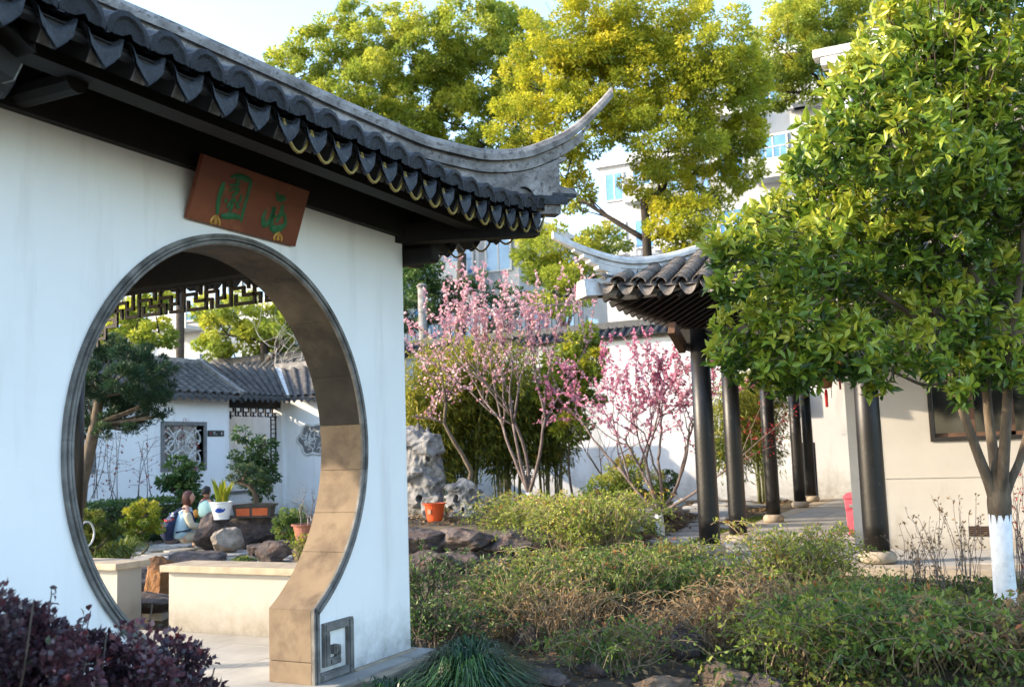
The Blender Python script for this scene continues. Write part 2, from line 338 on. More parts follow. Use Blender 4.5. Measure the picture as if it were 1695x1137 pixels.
def half_tube(mb, pts, side, r, k=7, lipstep=.13):
    """stacked half-round cover tiles along pts (eave first)"""
    pts = np.asarray(pts, float); side = np.asarray(side, float)
    d = np.linalg.norm(np.diff(pts, axis=0), axis=1); L = np.concatenate([[0], np.cumsum(d)]); T = L[-1]
    n = max(1, int(T/lipstep)); rows = []
    for i in range(n):
        for q, rr in ((0, 1.06), (1, .94)):
            l = min(T, (i+q)*T/n-(0 if q == 0 else 0)); c = np.array([np.interp(l, L, pts[:, j]) for j in range(3)])
            l2 = min(T, l+.02); l1 = max(0, l-.02); t = np.array([np.interp(l2, L, pts[:, j])-np.interp(l1, L, pts[:, j]) for j in range(3)]); t /= np.linalg.norm(t)
            u = np.cross(side, t); u = u if u[2] > 0 else -u
            rows.append([c+r*rr*(math.cos(a)*side+math.sin(a)*u*.92) for a in np.linspace(math.pi, 0, k)])
    mb.grid(rows); return mb
def eave_cap(base, out, side, r, m, parent, name='eave_tile'):
    """fan-shaped end tile with scalloped rim, hanging in front of a cover row"""
    out = np.array(out, float); side = np.array(side, float); up = np.array([0, 0, 1.])
    ang = np.linspace(-.12, math.pi+.12, 15)
    mb = MB(); fr = [base+out*.012+up*(-.012)]; 
    rim = [base + (r*(1.10+.035*(i % 2)))*(math.cos(a)*side+math.sin(a)*up*.98) for i, a in enumerate(ang)]
    mid = [base + out*.018 + (r*.86)*(math.cos(a)*side+math.sin(a)*up*.98) for a in ang]
    inn = [base + out*.006 + (r*.72)*(math.cos(a)*side+math.sin(a)*up*.98) for a in ang]
    boss = [base + out*.006 + (r*.30)*(math.cos(a)*side+math.sin(a)*up*.98) for a in ang]
    ctr = [base + out*.024 + up*.01 for a in ang]
    bk = [p-out*.03 for p in rim]
    mb.grid([bk, [p+out*.012 for p in rim], mid, inn, boss, ctr])
    # strip behind: first cover tile
    mb.grid([[p-out*.03 for p in rim], [base-out*.20+up*.09 + r*.95*(math.cos(a)*side+math.sin(a)*up*.9) for a in ang]])
    return mb.build(name, m, parent)
def drip(base, out, side, wdt, hgt, m, parent, tilt=.10):
    """pointed drip tile: a pan lip folded down to a tongue"""
    out = np.array(out, float); side = np.array(side, float); up = np.array([0, 0, 1.]); mb = MB(); rows = []
    us = np.linspace(-1, 1, 9)
    sag = lambda u: -.062*(1-u*u)
    rows.append([base-out*.16+up*.07+side*u*wdt*.95+up*sag(u)*.8 for u in us])
    rows.append([base+out*.016*u*u*.6+side*u*wdt+up*sag(u) for u in us])
    for v in (.12, .3, .55, .8, 1.0):
        wv = wdt*(1-v)**.62*(1-.10*math.sin(v*9)) + .004
        rows.append([base+out*(.004+.016*u*u*(1-.5*v)+hgt*v*tilt*(1-.3*v))+side*u*wv + up*(sag(u)*(1-v)-hgt*v) for u in us])
    mb.grid(rows)
    rows2 = [[p-out*.014-up*.004 for p in r_] for r_ in rows][1:]
    mb.grid(rows2[::-1])
    return mb.build('drip_tile', m, parent, smooth=True)
def rafter(p_out, p_in, m, parent, w_=.07, h_=.085):
    MB().beam(p_out, p_in, w_, h_).build('rafter', m, parent)
    t = norm(np.array(p_out, float)-np.array(p_in, float)); q = np.array(p_out)+t*.001
    mb = MB().beam(q, q+t*.006, w_*.96, h_*.96); mb.build('rafter_end', M['rafter_end'], parent)
# front slope
ny = int((EY1-EY0)/PITCH_T)
for i in range(ny+1):
    y = EY1-.10-i*PITCH_T
    if y < EY0+.05: break
    a = min(EY1-y, y-EY0); smax = min(a, half)
    if smax > .12:
        pts = [(EX-s, y, zf(EX-s, y)+.035) for s in np.linspace(.02, smax, 6)]
        half_tube(MB(), pts, (0, 1, 0), .082, lipstep=.16).build('cover_tile_row', M['tile'], gate)
    eave_cap(np.array([EX+.015, y, zf(EX, y)+.015]), (1, 0, 0), (0, 1, 0), .098, M['tile_cap'], gate)
    yd = y-PITCH_T/2
    drip(np.array([EX+.004, yd, zf(EX, yd)+.005]), (1, 0, 0), (0, 1, 0), .098, .15, M['tile'], gate)
    zr = zf(EX, yd)-.085
    rl = max(.12, min(1.4, EY1-yd-.05, yd-EY0))
    rafter((EX-.03, yd, zr), (EX-rl, yd, zf(EX-rl, yd)-.085), M['timber'], gate)
# right end slope
nx = int((EX-EXB)/PITCH_T)
for i in range(nx+1):
    x = EX-.10-i*PITCH_T
    if x < EXB+.05: break
    a = min(EX-x, x-EXB); smax = min(a, half)
    if smax > .12:
        pts = [(x, EY1-s, zf(x, EY1-s)+.035) for s in np.linspace(.02, smax, 6)]
        half_tube(MB(), pts, (1, 0, 0), .082, lipstep=.16).build('cover_tile_row', M['tile'], gate)
    eave_cap(np.array([x, EY1+.015, zf(x, EY1)+.015]), (0, 1, 0), (-1, 0, 0), .094, M['tile_cap'], gate)
    xd = x-PITCH_T/2
    drip(np.array([xd, EY1+.004, zf(xd, EY1)+.005]), (0, 1, 0), (-1, 0, 0), .098, .135, M['tile'], gate)
    zr = zf(xd, EY1)-.085
    rl = max(.12, min(1.4, EX-xd-.05, xd-EXB))
    rafter((xd, EY1-.03, zr), (xd, EY1-rl, zf(xd, EY1-rl)-.085), M['timber'], gate)
# the two slopes turned away: rows joined
mb = MB()
for i in range(ny):
    y = EY1-.10-i*PITCH_T; a = min(EY1-y, y-EY0); smax = min(a, half)
    if smax > .12: half_tube(mb, [(EXB+s, y, zf(EXB+s, y)+.035) for s in np.linspace(.02, smax, 5)], (0, 1, 0), .082, lipstep=.3)
for i in range(nx):
    x = EX-.10-i*PITCH_T; a = min(EX-x, x-EXB); smax = min(a, half)
    if smax > .12: half_tube(mb, [(x, EY0+s, zf(x, EY0+s)+.035) for s in np.linspace(.02, smax, 5)], (1, 0, 0), .082, lipstep=.3)
tag(mb.build('far_cover_tiles', M['tile'], gate), kind='stuff')
mb = MB()
for y in np.arange(EY0+.2, EY1-.1, .25): mb.beam((EXB, y, EZ-.08), (EXB+min(1.5, EY1-y, y-EY0), y, EZ-.08+prof(min(1.5, EY1-y, y-EY0))), .07, .085)
for x in np.arange(EXB+.2, EX-.1, .25): mb.beam((x, EY0, EZ-.08), (x, EY0+min(1.5, EX-x, x-EXB), EZ-.08+prof(min(1.5, EX-x, x-EXB))), .07, .085)
mb.build('far_rafters', M['timber'], gate)
# eave boards
mb = MB()
ysb = np.linspace(EY0, EY1, 30)
for p, q in zip(ysb[:-1], ysb[1:]): mb.beam((EX-.035, p, zf(EX, p)-.035), (EX-.035, q, zf(EX, q)-.035), .05, .03)
xsb = np.linspace(EXB, EX, 24)
for p, q in zip(xsb[:-1], xsb[1:]): mb.beam((p, EY1-.035, zf(p, EY1)-.035), (q, EY1-.035, zf(q, EY1)-.035), .05, .03)
mb.build('eave_board', M['timber'], gate)
# beams on the wall and purlins
MB().box((WX0-.04, WY0, 2.93), (WX1+.05, WY1+.10, 3.22)).build('wall_plate', M['timber'], gate)
MB().box((-3.50, EY0+.3, 3.0), (-3.38, 6.5, 3.10)).build('eave_purlin', M['timber'], gate)
MB().box((-7.6, 6.30, 2.88), (WX1+.12, 6.52, 3.2)).build('end_beam', M['timber'], gate)
MB().box((-7.55, 1.0, 2.9), (-7.35, 6.5, 3.2)).build('back_beam', M['timber'], gate)
MB().box((-7.6, .75, 2.88), (WX1, .98, 3.2)).build('end_beam', M['timber'], gate)
MB().beam((-4.1, 5.85, 2.93), (EX-.05, EY1-.05, zf(EX, EY1)-.13), .12, .14).build('corner_beam', M['timber'], gate)
MB().beam((-4.0, 6.16, 2.80), (-3.60, 6.16, 2.80), .10, .12).build('bracket', M['timber'], gate, bevel=.02)
MB().beam((-3.95, 6.12, 2.84), (-3.95, 6.50, 2.84), .10, .12).build('bracket', M['timber'], gate, bevel=.02)
for k in range(3):
    MB().tube([(-3.9, 2.9+k*.0+0, 3.0), (-3.45, 2.9, 3.0)], .06, 10).build('beam_end', M['timber'], gate) if k == 0 else None
# dark ceiling inside
mb = MB(); mb.grid([[(x, y, zf(x, y)-.16) for y in np.linspace(1.0, 6.3, 6)] for x in np.linspace(-7.6, -4.0, 6)]); mb.build('ceiling_boards', M['timber'], gate)
# hip ridge with upswept tip
hx = np.array([-5.65, -4.94, -4.80, -4.51, -4.17, -3.73, -3.40, -3.16, -2.90, -2.73, -2.63]); hz = np.array([4.74, 4.38, 4.30, 4.145, 3.95, 3.72, 3.64, 3.68, 3.85, 4.07, 4.23])
HB = WY1-WX1                                         # Y = X + HB along the hip
def hip_layer(name, x0, x1, top, bot, wd, m, n=34, round_=False, taper=0, surf=False, fit=None):
    mb = MB(); S = []; side = np.array([1, -1, 0])/math.sqrt(2)
    # smooth interpolation of the ridge line
    xx = np.linspace(x0, x1, n); c = np.interp(xx, hx, hz)
    for _ in range(2): c[1:-1] = .25*c[:-2]+.5*c[1:-1]+.25*c[2:]
    for i, (x, z) in enumerate(zip(xx, c)):
        f = i/(n-1); k = 1-taper*max(0, (f-.7)/.3)**1.5
        p = np.array([x, x+HB, 0]); zt = z-top; zb = z-bot*(1 if not surf else 1)
        if surf: zb = min(zf(min(x, EX), min(x, EX)+HB)-.03, zt-.02)
        else: zb = zt-(zt-zb)*(1-.35*(1-k))
        ww = wd*k/2
        if round_: S.append([p+side*a*ww+np.array([0, 0, zb+(zt-zb)*b]) for a, b in ((-1, 0), (-1, .45), (-.72, .85), (0, 1), (.72, .85), (1, .45), (1, 0))])
        else: S.append([p+side*a*ww+np.array([0, 0, b]) for a, b in ((-1, zb), (-1, zt), (1, zt), (1, zb))])
    mb.sweep(S); return mb.build(name, m, gate, smooth=False)
hip_layer('hip_ridge_cap', -5.6, -2.63, 0, .11, .19, M['ridge'], 60, True, .50)
hip_layer('hip_ridge_band', -5.6, -2.78, .105, .135, .10, M['ridge'], 50)
hip_layer('hip_ridge_band', -5.6, -2.82, .135, .20, .155, M['ridge'], 50, False, .5)
hip_layer('hip_ridge_band', -5.6, -2.93, .20, .235, .09, M['ridge'], 50)
hip_layer('hip_ridge_base', -5.6, -2.98, .235, .5, .125, M['ridge'], 50, surf=True)
# scrolled nose at the corner
mb = MB(); sd = np.array([1, -1, 0])/math.sqrt(2); dg = np.array([1, 1, 0])/math.sqrt(2)
c0 = np.array([-3.0, -3.0+HB, 0])
sw = []
for i, t in enumerate(np.linspace(0, 1, 12)):
    p = c0+dg*(t*.30-.12); zt = 3.40-.02*t+.05*t*t; th = .16*(1-t)**.7+.015
    sw.append([p+sd*a*.07+np.array([0, 0, zt-b*th-.10*t*t]) for a, b in ((-1, 1), (-1, 0), (1, 0), (1, 1))])
mb.sweep(sw); mb.build('ridge_nose', M['ridge'], gate)
for k, (dx, zc, rr) in enumerate(((-.02, 3.25, .085), (.06, 3.31, .072))):
    mb = MB(); p = c0+dg*dx; rows = []
    for q in (-.10, .10): rows.append([p+dg*q+sd*rr*math.cos(a)+np.array([0, 0, zc+rr*math.sin(a)]) for a in np.linspace(-.1, math.pi+.1, 10)])
    rows2 = [[v-np.array([0, 0, .016])*1.0 for v in r_] for r_ in rows]
    mb.grid(rows); mb.grid(rows2[::-1]); mb.build('corner_tile', M['tile'], gate)
# other hips and main ridge (turned away from view)
mb = MB()
for p, q in (((EX-half, EY0+half, EZ+prof(half)+.2), (EX-half, EY1-half, EZ+prof(half)+.2)), ((EXB, EY1, EZ+.25), (EX-half, EY1-half, EZ+prof(half)+.2)),
             ((EXB, EY0, EZ+.25), (EX-half, EY0+half, EZ+prof(half)+.2)), ((EX, EY0, EZ+.25), (EX-half, EY0+half, EZ+prof(half)+.2))): mb.beam(p, q, .16, .36)
mb.build('ridge', M['ridge'], gate)

# ---------------- posts, fretwork, low walls inside
for x, y in ((-7.60, 6.42), (-7.60, .87), (-7.60, 3.6)):
    MB().tube([(x, y, 0), (x, y, 2.95)], .055 if x > -7 else .075, 12).build('post', M['lacquer'], gate, smooth=True)
FY = 6.44
def fret(x0, x1, name):
    mb = MB(); u = (x1-x0); b = .026
    def h(xa, xb, z): mb.box((x0+u*min(xa, xb)-b/2, FY-b/2, z-b/2), (x0+u*max(xa, xb)+b/2, FY+b/2, z+b/2))
    def v(x, za, zb): mb.box((x0+u*x-b/2, FY-b/2+.001, min(za, zb)-b/2), (x0+u*x+b/2, FY+b/2-.001, max(za, zb)+b/2))
    T = 2.88; z1, z2, z3, z4 = 2.80, 2.735, 2.665, 2.60
    h(0, 1, T); n = 6
    for k in range(n):
        o = k/n; s = 1/n
        v(o+.02*s, T, z3); v(o+.5*s, T, z4 if k in (0, n-1) else z3)
        h(o+.02*s, o+.28*s, z1); v(o+.28*s, z1, z2); h(o+.28*s, o+.5*s, z2); h(o+.5*s, o+.74*s, z1); v(o+.74*s, z1, z3); h(o+.74*s, o+1.0*s, z3)
        h(o+.12*s, o+.5*s, z3); v(o+.12*s, z3, z2); h(o+.5*s, o+.62*s, z2); v(o+.62*s, z2, z3); v(o+.38*s, T, z1); v(o+.88*s, T, z2); h(o+.74*s, o+.88*s, z2)
    for e in (0.0, 1.0):
        sg = 1 if e == 0 else -1
        v(e+sg*.01, T, 2.44); v(e+sg*.04, z4, 2.50); h(e+sg*.01, e+sg*.075, z4); v(e+sg*.075, z4, z3); h(e+sg*.01, e+sg*.04, 2.50); h(e+sg*.01, e+sg*.03, 2.555)
    return mb.build(name, M['timber'], gate)
fret(-7.38, -4.20, 'fretwork')
def low_wall(x0, x1, y0, y1, lab):
    t = thing('low_wall', lab, 'low wall', ((x0+x1)/2, (y0+y1)/2, 0), 'low walls round the pavilion')
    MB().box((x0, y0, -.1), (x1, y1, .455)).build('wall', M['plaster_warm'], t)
    n = max(1, int(round(max(x1-x0, y1-y0)/1.1)))
    for k in range(n):
        if x1-x0 > y1-y0: a, b = (x0-.05+(x1-x0+.1)*k/n+.002, y0-.06, .456), (x0-.05+(x1-x0+.1)*(k+1)/n-.002, y1+.06, .512)
        else: a, b = (x0-.06, y0+(y1-y0)*k/n+.002, .456), (x1+.06, y0+(y1-y0)*(k+1)/n-.002, .512)
        MB().box(a, b).build('cap_slab', M['kerb'], t, bevel=.006)
low_wall(-6.38, -4.80, 6.35, 6.62, 'cream low wall with worn stone cap seen low inside the moon gate')
low_wall(-7.72, -6.98, 6.35, 6.62, 'short low wall with stone cap at left edge of the moon gate')

# ---------------- rope light
mb = MB(); pts = []
for i in range(0, 15):
    y = EY1-.10-i*PITCH_T
    if y < 3.75: break
    for k in range(9):
        f = k/8; yy = y+PITCH_T/2-PITCH_T*f; pts.append((EX-.012, yy, zf(EX, yy)-.02-.14*math.sin(math.pi*f)**.8))
mb.tube(pts, .0085, 6); pts = []
for i in range(0, 9):
    x = EX-.10-i*PITCH_T
    for k in range(9):
        f = k/8; xx = x+PITCH_T/2-PITCH_T*f; pts.append((xx, EY1-.012, zf(xx, EY1)-.02-.14*math.sin(math.pi*f)**.8))
mb.tube(pts, .0085, 6)
tag(mb.build('rope_light', M['rope'], None, smooth=True), 'yellow rope light looped along the eave of the gate pavilion', 'rope light')

# ---------------- name board
sgn = thing('sign_board', 'leaning red-brown wooden board with two green carved characters above the moon gate', 'sign', (WX1+.02, 4.385, 2.655))
SO = np.array([WX1+.012, 3.93, 2.655]); SR = np.array([0, 1., 0]); SU = norm(np.array([.11, 0., .32])); SNn = np.cross(SR, SU)
SNn = SNn if SNn[0] > 0 else -SNn
SW_, SH_ = .905, .352
M['sign'] = mat('red_brown_wood', [(.25, (.09, .021, .012)), (.5, (.155, .038, .016)), (.75, (.23, .066, .023))], .5, 3, 8, .15, 20, stretch=(1, .3, 1), bdist=.004, layer=(5, .60, .8, (.33, .13, .05)))
mb = MB(); P = lambda u, v, d=0: SO+SR*u*SW_+SU*v*SH_+SNn*d
mb.add([P(0,0,-.012), P(1,0,-.012), P(1,1,-.012), P(0,1,-.012), P(0,0,.018), P(1,0,.018), P(1,1,.018), P(0,1,.018)], [(0,3,2,1),(4,5,6,7),(0,1,5,4),(1,2,6,5),(2,3,7,6),(3,0,4,7)])
mb.build('board', M['sign'], sgn, bevel=.003)
mb = MB()
for u in (.5,): mb.add([P(u-.015,0,-.04),P(u+.015,0,-.04),P(u+.015,1,-.04),P(u-.015,1,-.04),P(u-.015,0,-.0125),P(u+.015,0,-.0125),P(u+.015,1,-.0125),P(u-.015,1,-.0125)], [(0,3,2,1),(4,5,6,7),(0,1,5,4),(1,2,6,5),(2,3,7,6),(3,0,4,7)])
mb.build('back_batten', M['timber'], sgn)
M['sign_green'] = mat('green_paint', [(.3, (.005, .08, .028)), (.7, (.010, .14, .05))], .5, 30, 4, .2)
# board photo frame -> board uv (bilinear of the four corners in the enlargement)
C4 = [np.array(c, float) for c in ((70, 735), (1185, 1055), (1290, 505), (200, 100))]
def uv_of(x, y):
    u, v = .5, .5
    for _ in range(12):
        p = (1-u)*(1-v)*C4[0]+u*(1-v)*C4[1]+u*v*C4[2]+(1-u)*v*C4[3]
        du = (1-v)*(C4[1]-C4[0])+v*(C4[2]-C4[3]); dv = (1-u)*(C4[3]-C4[0])+u*(C4[2]-C4[1])
        d = np.linalg.solve(np.array([du, dv]).T, np.array([x, y])-p); u += d[0]; v += d[1]
    return u, v
def stroke(mb, pts, wd):
    """brush stroke on the board: flat ribbon of changing width with rounded top"""
    q = np.array([P(*uv_of(x, y), .0195) for x, y in pts]); n = len(q)
    k = (n-1)*5+1; tt = np.linspace(0, n-1, k); q = np.stack([np.interp(tt, range(n), q[:, j]) for j in range(3)], 1)
    for _ in range(2): q[1:-1] = .25*q[:-2]+.5*q[1:-1]+.25*q[2:]
    ww = np.interp(tt, np.linspace(0, n-1, len(wd)), wd)*.0009
    t = np.gradient(q, axis=0); t = norm(t); s = norm(np.cross(t, SNn))
    rows = [q-s*ww[:, None], q-s*ww[:, None]*.8+SNn*.0025, q+s*ww[:, None]*.8+SNn*.0025, q+s*ww[:, None]]
    mb.grid(np.stack(rows, 0))
mb = MB()
for pts, wd in (([(392, 375), (378, 430), (352, 520), (340, 620), (342, 695)], (7, 22, 20, 18, 12)), ([(448, 328), (520, 315), (600, 345), (652, 375), (640, 440), (615, 560), (590, 680), (573, 780)], (8, 18, 20, 16, 14, 13, 14, 8)),
                ([(372, 712), (440, 718), (500, 715), (560, 735)], (14, 22, 20, 14)), ([(512, 350), (525, 375), (520, 425)], (10, 16, 8)), ([(445, 408), (500, 410), (545, 400)], (6, 12, 8)), ([(440, 465), (500, 445), (540, 450), (500, 500), (470, 520)], (5, 9, 14, 14, 6)),
                ([(400, 570), (425, 560)], (10, 16)), ([(500, 540), (460, 590), (425, 635)], (12, 16, 6)), ([(470, 560), (480, 610), (455, 680)], (8, 16, 12)), ([(565, 500), (555, 560), (540, 590)], (8, 12, 8)), ([(505, 560), (530, 610), (545, 640)], (5, 12, 16))):
    stroke(mb, pts, wd)
mb.build('carved_character', M['sign_green'], sgn, smooth=True)
mb = MB()
for pts, wd in (([(935, 487), (930, 530), (955, 572)], (10, 14, 18)), ([(940, 550), (985, 560), (1030, 560)], (12, 30, 6)), ([(825, 660), (798, 740), (810, 810), (830, 830)], (6, 18, 22, 14)), ([(830, 830), (880, 760), (915, 640)], (14, 16, 20)), ([(910, 640), (895, 740), (890, 840), (935, 870), (1000, 855), (1050, 820)], (18, 22, 22, 28, 24, 16)),
                ([(998, 620), (990, 690), (960, 770), (940, 800)], (14, 18, 16, 8)), ([(1000, 690), (1035, 740), (1048, 825)], (8, 14, 16)), ([(890, 735), (960, 735), (1030, 720)], (5, 8, 7))):
    stroke(mb, pts, wd)
mb.build('carved_character', M['sign_green'], sgn, smooth=True)
M['gilt'] = mat('gilt', [(.3, (.45, .24, .05)), (.7, (.62, .37, .09))], .4, 20, 4, .2, metallic=.3)
for cx_, cy_ in ((323, 760), (973, 945)):
    mb = MB()
    for pts, wd in (([(cx_+4, cy_-58), (cx_+6, cy_-25), (cx_+2, cy_+35)], (3, 12, 8)), ([(cx_, cy_-50), (cx_-32, cy_-15), (cx_-42, cy_+15), (cx_-28, cy_+30)], (6, 10, 9, 5)), ([(cx_+6, cy_-50), (cx_+36, cy_-8), (cx_+46, cy_+25), (cx_+38, cy_+48)], (6, 10, 9, 4)), ([(cx_-25, cy_-22), (cx_, cy_-38), (cx_+28, cy_-12)], (8, 14, 8)), ([(cx_-15, cy_+10), (cx_-8, cy_+28)], (5, 4)), ([(cx_+18, cy_+12), (cx_+14, cy_+30)], (5, 4))):
        stroke(mb, pts, wd)
    mb.build('gilt_clasp', M['gilt'], sgn, smooth=True)
# corner of the next roof, cut by the left edge of the photograph
nr = thing('corridor_roof', 'dark eave corner with end tile and pale rafter end cut by the left picture edge', 'roof', (-3.3, 2.2, 2.7))
for k in range(5):
    x = -3.28-.24*k
    eave_cap(np.array([x, 2.47, 2.93-.0*k]), (0, 1, 0), (-1, 0, 0), .088, M['tile'], nr)
    drip(np.array([x-.12, 2.49, 2.90]), (0, 1, 0), (-1, 0, 0), .095, .12, M['tile'], nr)
    half_tube(MB(), [(x, 2.45, 2.94), (x, 1.2, 3.5)], (1, 0, 0), .082).build('cover_tile_row', M['tile'], nr)
    rafter((x+.02, 2.44, 2.835), (x+.02, 1.2, 3.38), M['timber'], nr)
mb = MB(); mb.grid([[(-3.15, 2.46, 2.90), (-4.5, 2.46, 2.90)], [(-3.15, 1.2, 3.47), (-4.5, 1.2, 3.47)]]); mb.build('roof_deck', M['timber'], nr)
# ================================================================== HALL AND GALLERY (right)
hall = thing('garden_hall', 'cream walled hall with black columned gallery and tiled roof behind the leafy tree', 'hall', (-1.84, 13.55, 0))
FX, FYE = -4.58, 11.66                  # gallery eave lines (left side, front)
E2 = 3.30
def lift2(a): return .16*max(0., 1-a/1.5)**2
def prof2(s): return .42*s+.055*s*s
def z2(X, Y):
    s = max(0, min(X-FX, Y-FYE)); a = max(X-FX, Y-FYE); return E2+prof2(s)+lift2(a)*max(0, 1-s/1.2)
S2 = 4.6
mb = MB(); mb.grid([[(FX+s+(9-s)*t**2, FYE+s, z2(FX+s+(9-s)*t**2, FYE+s)) for t in np.linspace(0, 1, 20)] for s in np.linspace(0, S2, 12)]); mb.build('pan_tiles', M['tile_brown'], hall)
mb = MB(); mb.grid([[(FX+s+(9-s)*t**2, FYE+s, z2(FX+s+(9-s)*t**2, FYE+s)-.04) for t in np.linspace(0, 1, 20)] for s in np.linspace(0, S2, 12)]); mb.build('roof_deck', M['timber'], hall)
mb = MB(); mb.grid([[(FX+s, FYE+s+(14.5-s)*t**2, z2(FX+s, FYE+s+(14.5-s)*t**2)) for t in np.linspace(0, 1, 20)] for s in np.linspace(0, 2.6, 10)]); mb.build('pan_tiles', M['tile_brown'], hall)
mb = MB(); mb.grid([[(FX+s, FYE+s+(14.5-s)*t**2, z2(FX+s, FYE+s+(14.5-s)*t**2)-.04) for t in np.linspace(0, 1, 20)] for s in np.linspace(0, 2.6, 10)]); mb.build('roof_deck', M['timber'], hall)
P2 = .262
# one arched cover tile, shared by all
def arch_tile_mesh(r, L, th=.012):
    mb = MB(); a = np.linspace(math.pi, 0, 8)
    o = [[(r*k*math.cos(t), y, r*k*math.sin(t)*.8) for t in a] for y, k in ((0, 1.07), (L, .93))]
    i = [[((r*k-th)*math.cos(t), y, (r*k-th)*math.sin(t)*.8) for t in a] for y, k in ((0, 1.07), (L, .93))]
    mb.grid(o); mb.grid(i[::-1]); mb.grid([i[0], o[0]])
    me = bpy.data.meshes.new('cover_tile'); me.from_pydata([tuple(v) for v in np.concatenate(mb.v)], [], mb.f); me.update(); me.materials.append(M['tile_brown']); return me
AT = arch_tile_mesh(.098, .17)
for i in range(34):
    x = FX+.12+i*P2
    smax = min(x-FX, S2)
    if i < 9:
        k = 0; s = 0.0
        while s < smax-.05 and s < 2.2:
            sl = math.atan(.42+.11*s); o = link('cover_tile', AT, None, hall); p = np.array([x, FYE-.02+s, z2(x, FYE+s)+.03+.004*(k % 2)]); o.location = p-wloc(hall); o.rotation_euler = (sl-.03, 0, random.uniform(-.03, .03)); s += .118; k += 1
        if smax > 2.2: half_tube(MB(), [(x, FYE+q, z2(x, FYE+q)+.03) for q in np.linspace(2.2, smax, 5)], (1, 0, 0), .095).build('cover_tile_row', M['tile_brown'], hall)
    elif smax > .1: half_tube(MB(), [(x, FYE+q, z2(x, FYE+q)+.03) for q in np.linspace(0, smax, 6)], (1, 0, 0), .095).build('cover_tile_row', M['tile_brown'], hall)
    xd = x+P2/2
    if i < 22:
        # rounded drip lip
        mb = MB(); us = np.linspace(-1, 1, 11); b0 = np.array([xd, FYE-.05, z2(xd, FYE)+.02]); rows = []
        sg = lambda u: -.075*(1-u*u)
        rows.append([b0+np.array([u*.125, .2, sg(u)+.09]) for u in us]); rows.append([b0+np.array([u*.128, 0, sg(u)]) for u in us]); rows.append([b0+np.array([u*.122*(1-.12*abs(u)**4), -.035, sg(u)*1.25-.060*(1-.75*u*u)]) for u in us]); rows.append([b0+np.array([u*.122, -.02, sg(u)*1.25-.066*(1-.75*u*u)]) for u in us]); rows.append([b0+np.array([u*.122, .05, sg(u)-.02]) for u in us])
        mb.grid(rows); mb.build('drip_tile', M['tile_brown'], hall, smooth=False)
        zr = z2(xd, FYE)-.12; rl = max(.15, min(1.7, xd-FX-.1))
        MB().tube([(x, FYE+.02, zr), (x, FYE+rl, z2(x, FYE+rl)-.10)], .045, 10).build('rafter', M['timber'], hall, smooth=True)
mb = MB(); r3 = []
for i in range(46):
    y = FYE+.25+i*P2
    smax = min(y-FYE, 2.6); mb = half_tube(mb, [(FX+q, y, z2(FX+q, y)+.03) for q in np.linspace(0, smax, 4)], (0, 1, 0), .095, lipstep=.2)
mb.build('side_cover_tiles', M['tile_brown'], hall)
for i in range(40):
    y = FYE+.15+i*P2; rl = max(.15, min(1.7, y-FYE-.1))
    MB().beam((FX+.02, y, z2(FX, y)-.10), (FX+rl, y, z2(FX+rl, y)-.09), .075, .08).build('rafter', M['timber'], hall)
# hip ridge of the gallery
hx2 = np.array([-4.93, -4.73, -4.44, -4.17, -3.82, -3.37, -2.6, -1.9]); hz2 = np.array([4.11, 3.97, 3.84, 3.79, 3.86, 4.05, 4.42, 4.85]); HB2 = 12.62+3.65
def hip2(name, x0, x1, top, bot, wd, m, surf=False, round_=False, n=40):
    mb = MB(); S = []; side = np.array([1, -1, 0])/math.sqrt(2); xx = np.linspace(x0, x1, n); c = np.interp(xx, hx2, hz2)
    for _ in range(3): c[1:-1] = .25*c[:-2]+.5*c[1:-1]+.25*c[2:]
    for x, z in zip(xx, c):
        p = np.array([x, x+HB2, 0]); zt = z-top; zb = z-bot; k = min(1, .35+(x+4.95)*1.6) if round_ else 1
        if surf: zb = min(z2(max(x, FX), max(x, FX)+FYE-FX)-.03, zt-.03)
        ww = wd/2*k
        if round_: S.append([p+side*a*ww+np.array([0, 0, zb+(zt-zb)*b]) for a, b in ((-1, 0), (-1, .45), (-.72, .85), (0, 1), (.72, .85), (1, .45), (1, 0))])
        else: S.append([p+side*a*ww+np.array([0, 0, b]) for a, b in ((-1, zb), (-1, zt), (1, zt), (1, zb))])
    mb.sweep(S); return mb.build(name, m, hall)
hip2('hip_ridge_cap', -4.93, -1.9, 0, .10, .18, M['ridge_pale'], round_=True)
hip2('hip_ridge_band', -4.74, -1.9, .10, .125, .10, M['ridge_pale']); hip2('hip_ridge_band', -4.66, -1.9, .125, .165, .15, M['ridge_pale'])
for k, (x0, t, b_) in enumerate(((-4.60, .166, .20), (-4.52, .201, .245), (-4.43, .246, .285), (-4.36, .286, .33))): hip2('hip_ridge_corbel', x0, x0+.30, t, b_, .15, M['ridge_pale'], n=8)
hip2('hip_ridge_base', -4.30, -1.9, .166, .5, .12, M['ridge_pale'], surf=True)
# sloping white fillet from the hip down to the corner
mb = MB(); sd = np.array([1, -1, 0])/math.sqrt(2); S = []
for x in np.linspace(-4.68, -3.6, 14):
    p = np.array([x, x+HB2, 0]); zt = np.interp(x, hx2, hz2)-.30 if x > -4.3 else 3.52-(x+4.3)*-.10
    zt = min(zt, 3.48+.30*(x+4.68)); S.append([p+sd*a*ww+np.array([0, 0, b]) for a, b, ww in ((-1, zt-.22, .17), (-1, zt, .11), (1, zt, .11), (1, zt-.22, .17))])
mb.sweep(S); mb.build('hip_fillet', M['ridge_pale'], hall)
